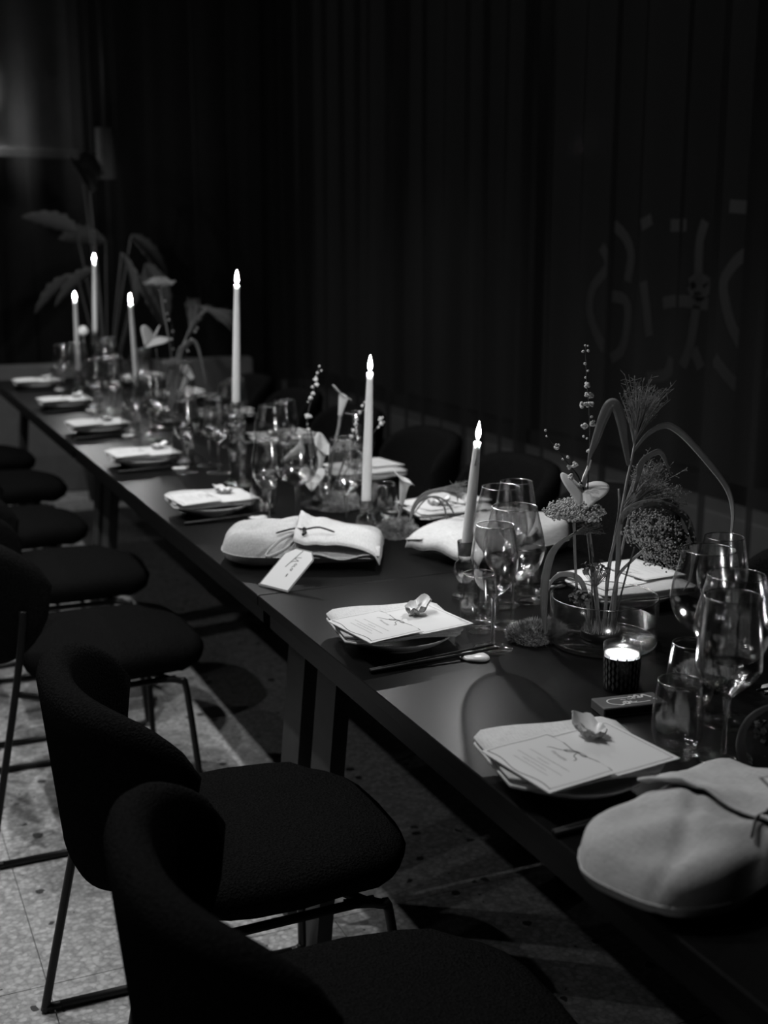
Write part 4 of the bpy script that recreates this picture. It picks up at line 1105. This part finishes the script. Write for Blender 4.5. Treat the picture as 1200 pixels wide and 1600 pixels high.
umbel([foot(926, 0, -.005)] + F([(905, 940), (900, 897), (898, 850), (897, 806)], -.008), 'flat-topped pale yarrow head on a straight stem ' + A1, .049, .014, M_YARROW, 7, n=3000)
blade(F([(920, 985), (918, 940), (905, 905)], .0) + F([(880, 897), (862, 908), (853, 935)], .0), .008, 'small curling leaf over the left rim of the glass bowl', mt=M_BLADEL)
plume(F([(852, 990), (850, 945), (852, 905), (862, 868), (885, 842), (902, 832)], -.01), 'bent plume grass arching over the left rim of the glass bowl', .35, .050, 70, 9, lean=(RIGHT.x, RIGHT.y, .35))
blade(F([(852, 990), (850, 945), (852, 905), (862, 866), (880, 845), (900, 834)], -.012), .013, 'broad grass sheath curling over the left rim of the glass bowl', mt=M_BLADE)
bloomlet([foot(938, 0, -.02)] + F([(935, 940), (930, 898)], -.02), 'dark dried flower cluster at the middle of the bowl arrangement', .026, 1)
bloomlet([foot(925, 0, -.03)] + F([(915, 965), (907, 938)], -.03), 'small dried flower cluster low at the rim of the bowl', .018, 2)
o = stem_mesh([foot(943, 0, .01)] + F([(947, 935), (955, 870), (967, 800), (967, 764)], .01), .0026, .0018, 8).build('bare_stem', M_STEM)
tag(o, 'upright bare green stem beside the plume grass in the glass bowl', 'stem')
o = stem_mesh([foot(960, 0, -.02)] + F([(968, 940), (981, 890), (992, 855)], -.02), .0016, .0016, 7).build('bare_stem', M_STEMD)
tag(o, 'slanting dark stem crossing in front of the large yarrow', 'stem')
o = stem_mesh([foot(935, 0, .02)] + F([(925, 890), (919, 840), (914, 800)], .02), .0024, .002, 7).build('bare_stem', M_STEM)
tag(o, 'bare stem between the twig and the flat-topped yarrow', 'stem')
blade(F([(1010, 840), (1012, 815), (1018, 797), (1028, 790)], .035), .05, 'broad dark leaf behind the large yarrow head', mt=M_BLADE, face=1.0)

# ---- arrangement two: low glass vase with callas
B2 = T(505, 792)
bowlvase(B2, .062, .075, 'low clear glass vase of calla lilies beyond the tagged pouch')
kenzan(B2 + Vector((0, 0, .0092)), .03, 'black pin flower frog inside the low vase of calla lilies')
def G(lst, d=0.0): return [V(B2, x, y, d) for x, y in lst]
def foot2(x, d=0.0):
    p = V(B2, x, 780, d); return Vector((p.x, p.y, TZ + .024))
calla([foot2(512, .01)] + G([(516, 740), (522, 700), (529, 668), (531, 650)], .01), 'tall white calla lily rising above the low glass vase', (RIGHT.x * .18, RIGHT.y * .18, 1), L=.072, rim=.026, yaw=2.2)
calla([foot2(500, -.02)] + G([(494, 765), (492, 752)], -.02), 'white calla lily seen through the glass low in the vase', (RIGHT.x * .25, RIGHT.y * .25, 1), L=.115, rim=.026, yaw=1.0)
calla([foot2(505, -.03)] + G([(470, 745), (440, 722)], -.03), 'white calla lily stretched towards the tulip glass', (RIGHT.x * 1.0, RIGHT.y * 1.0, .75), L=.085, rim=.022, yaw=.3)
anthurium([foot2(500, -.03)] + G([(496, 760), (490, 745)], -.035), 'white anthurium flower low in the vase of calla lilies', V(B2, 488, 742, -.035), (-HF.x * .6, -HF.y * .6, .7), .036)
twig([foot2(495, .0)] + G([(482, 690), (480, 655), (486, 625), (494, 595), (499, 572)], .0), [(499, 572, 0), (502, 579, 0), (496, 583, .8), (493, 592, 1), (495, 601, 1.1), (488, 605, .9), (489, 615, 1.1), (485, 622, 1), (481, 628, 0), (480, 650, 1.2), (484, 651, 1), (480, 663, 0), (482, 671, 1), (484, 684, .9)], B2, 'tall blossom twig leaning left from the vase of calla lilies')
twig([foot2(520, .02)] + G([(538, 720), (550, 685), (558, 660), (566, 640), (570, 628)], .02), [(570, 628, 0), (566, 634, .9), (562, 645, .8), (557, 655, 1), (556, 662, .9), (552, 672, 1), (549, 682, 1)], B2, 'short blossom twig just left of the middle candle', d=.02)
twig([foot2(522, .03)] + G([(550, 720), (580, 680), (592, 665), (599, 652)], .03), [(594, 655, 1), (598, 652, 0), (595, 662, 1.1), (591, 667, .8), (600, 660, 0)], B2, 'short blossom twig leaning out behind the middle candle', d=.03)
umbel([foot2(515, .02)] + G([(530, 740), (542, 705)], .02), 'grey yarrow head behind the angled wine glass', .042, .022, M_YARROW, 12, n=520)
# calla standing in the moss, curling grass beside it
B2b = T(622, 838)
calla([B2b + Vector((0, 0, .03)), V(B2b, 624, 806), V(B2b, 627, 790)], 'white calla lily standing in the round moss clump', (RIGHT.x * .12, RIGHT.y * .12, 1), L=.080, rim=.027, yaw=2.0)
B2c = T(655, 852)
for lst, lb in (([(640, 815), (648, 790), (665, 772), (690, 766), (712, 772), (715, 785)], 'thick curling grass blade arching beside the moss clump'),
                ([(640, 812), (652, 788), (672, 776), (690, 785), (697, 805), (698, 835), (702, 862), (712, 868)], 'thin grass strand looping over the curtain-side menu card'),
                ([(645, 805), (668, 778), (692, 780), (708, 800), (716, 825), (708, 842)], 'second thin grass strand curling over the far pouch')):
    blade([V(B2c, *q) for q in lst], .011 if 'thick' in lb else .0045, lb, twist=.6)
plume([V(B2c, 640, 815), V(B2c, 650, 788), V(B2c, 668, 772), V(B2c, 690, 765)], 'drooping plume grass arching in front of the curtain-side menu', .4, .075, 70, 15, lean=(RIGHT.x, RIGHT.y, -.05))

# ---- arrangement three: far vase
B3 = T(268, 667)
bowlvase(B3, .085, .09, 'clear glass bowl of flowers between the far candles')
kenzan(B3 + Vector((0, 0, .0092)), .035, 'black pin flower frog inside the far bowl of flowers')
def Hh(lst, d=0.0): return [V(B3, x, y, d) for x, y in lst]
def foot3(x, d=0.0):
    p = V(B3, x, 660, d); return Vector((p.x, p.y, TZ + .024))
umbel([foot3(264)] + Hh([(268, 570), (262, 520), (253, 470), (250, 445)]), 'tall flat-topped yarrow head beside the leaning candle', .056, .016, M_YARROW, 21, n=420, st=(.003, .003))
umbel([foot3(258, -.02)] + Hh([(262, 600), (270, 570)], -.02), 'small yarrow head low in the far bowl of flowers', .04, .02, M_YARROWD, 22, n=260)
plume([foot3(270)] + Hh([(276, 590), (290, 530), (305, 498), (325, 483)]), 'tall plume grass arching right from the far bowl of flowers', .35, .13, 110, 23, lean=(RIGHT.x, RIGHT.y, -.45))
plume([foot3(268, .02)] + Hh([(272, 580), (285, 540), (300, 510)], .02), 'upright plume grass in the far bowl of flowers', .5, .12, 80, 25, lean=(RIGHT.x * .3, RIGHT.y * .3, 1))
blade([foot3(272)] + Hh([(278, 560), (290, 540), (304, 534), (314, 560), (322, 605)]), .016, 'bent grass blade hanging to the right of the far bowl', twist=.3)
anthurium([foot3(255, -.02)] + Hh([(250, 600), (244, 545)], -.02), 'pale anthurium flower beside the leaning far candle', V(B3, 240, 528, -.02), (-HF.x * .3 + RIGHT.x * .5, -HF.y * .3 + RIGHT.y * .5, .9), .060)
calla([foot3(275, .0)] + Hh([(278, 630), (283, 610)], .0), 'white calla lily leaning right from the far bowl', (RIGHT.x * .5, RIGHT.y * .5, 1), L=.085, rim=.026, yaw=1.0)
twig([foot3(262, .02)] + Hh([(268, 560), (270, 520), (262, 480), (256, 455)], .02), [(268, 530, 1), (270, 518, .9), (264, 500, .8), (261, 490, .8), (258, 470, .7), (270, 545, 1)], B3, 'blossom twig beside the tall flat-topped yarrow', d=.02)
twig([foot3(272, .03)] + Hh([(285, 580), (296, 530), (303, 505), (312, 490)], .03), [(305, 518, 1.2), (308, 512, 1), (311, 498, .9), (294, 548, 1), (300, 530, 1)], B3, 'blossom twig leaning right from the far bowl', d=.03)
# round white bloom near the end of the table
B4 = T(135, 600)
t = thing('round_bloom', 'round white bloom on a short stem between the last candles', 'flower', B4)
c = V(B4, 130, 517) - B4
stem_mesh([(0, 0, 0), c * .5, c], .0022, .0022).build('stem', M_STEM, t)
mb = MB(); r = random.Random(5)
for _ in range(120):
    d = Vector((r.gauss(0, 1), r.gauss(0, 1), r.gauss(0, 1))).normalized(); mb.ball(c + d * .019, .006, 5, 3)
o = mb.build('petals', M_BLOSSOM, t); o['kind'] = 'stuff'
# leaf at the right-hand edge of the picture (part of a further arrangement)
B5 = T(1175, 1196)
blade([B5] + [V(B5, x, y) for x, y in ((1162, 1190), (1157, 1160), (1166, 1132), (1185, 1113), (1212, 1104), (1240, 1118))], .012, 'single grass blade curving up from the table beside the large pouch', mt=M_BLADEL)
bloomlet([T(1215, 1180), V(B5, 1205, 1160), V(B5, 1198, 1148)], 'dark dried bloom beside the single curved grass blade', .018, 31)

# ================================================================== FAR CORNER
pp = Vector((1.38, 6.90, 0))
t = thing('potted_plant', 'large-leaved potted plant in the dim corner behind the last candles', 'plant', pp)
MB().lathe([(0.0, .002), (.13, 0), (.17, .34), (.165, .36), (.15, .355), (.148, .32), (0.0, .32)], 32).build('pot', M_POT, t)
lv = MB()
def leaf(a, q):
    x = a; w_ = .105 * sin(pi * min(1, x * .96 + .02)) ** .7 * (1 - .35 * x) * (1 - .22 * (.5 + .5 * sin(x * 34)) * (abs(2 * q - 1) ** 2))
    y = (2 * q - 1) * w_
    return (x * .30, y, -.22 * x * x * .3 + .25 * abs(y))
lv.grid(leaf, 30, 8); leaf_me = lv.mesh('leaf', M_PLANT)
tips = [((205, 368), 20, -40), ((228, 412), -10, -60), ((165, 375), 150, 10), ((120, 362), 205, 25), ((140, 300), 120, 50), ((150, 420), 200, -30), ((190, 395), 60, -55), ((120, 430), 190, -30), ((215, 430), 0, -55), ((130, 285), 80, 40)]
for (px, py), yaw, pit in tips:
    p = V(pp + Vector((rnd.uniform(-.1, .1), rnd.uniform(-.12, .1), 0)), px, py) - pp
    stem_mesh([(0, 0, .32), (p.x * .3, p.y * .3, p.z * .6), tuple(p)], .006, .004).build('stalk', M_PLANT, t)
    o = obj('leaf', leaf_me, t, p); a = math.atan2(RIGHT.y, RIGHT.x) + R(yaw)
    o.rotation_euler = (R(rnd.uniform(20, 60)), R(-pit), a)
    so = o.modifiers.new('thick', 'SOLIDIFY'); so.thickness = .001
pc = atY(166, 240, 7.30)
t = thing('pendant_lamp', 'pale unlit cylinder pendant hanging in front of the end curtain', 'lamp', pc)
MB().lathe([(.055, -.14), (.055, .14), (.012, .142), (0, .142)], 28).build('shade', M_SHADE, t)
MB().tube([(0, 0, .142), (0, 0, ZC - pc.z)], .003, 6).build('cable', M_TUBE, t)
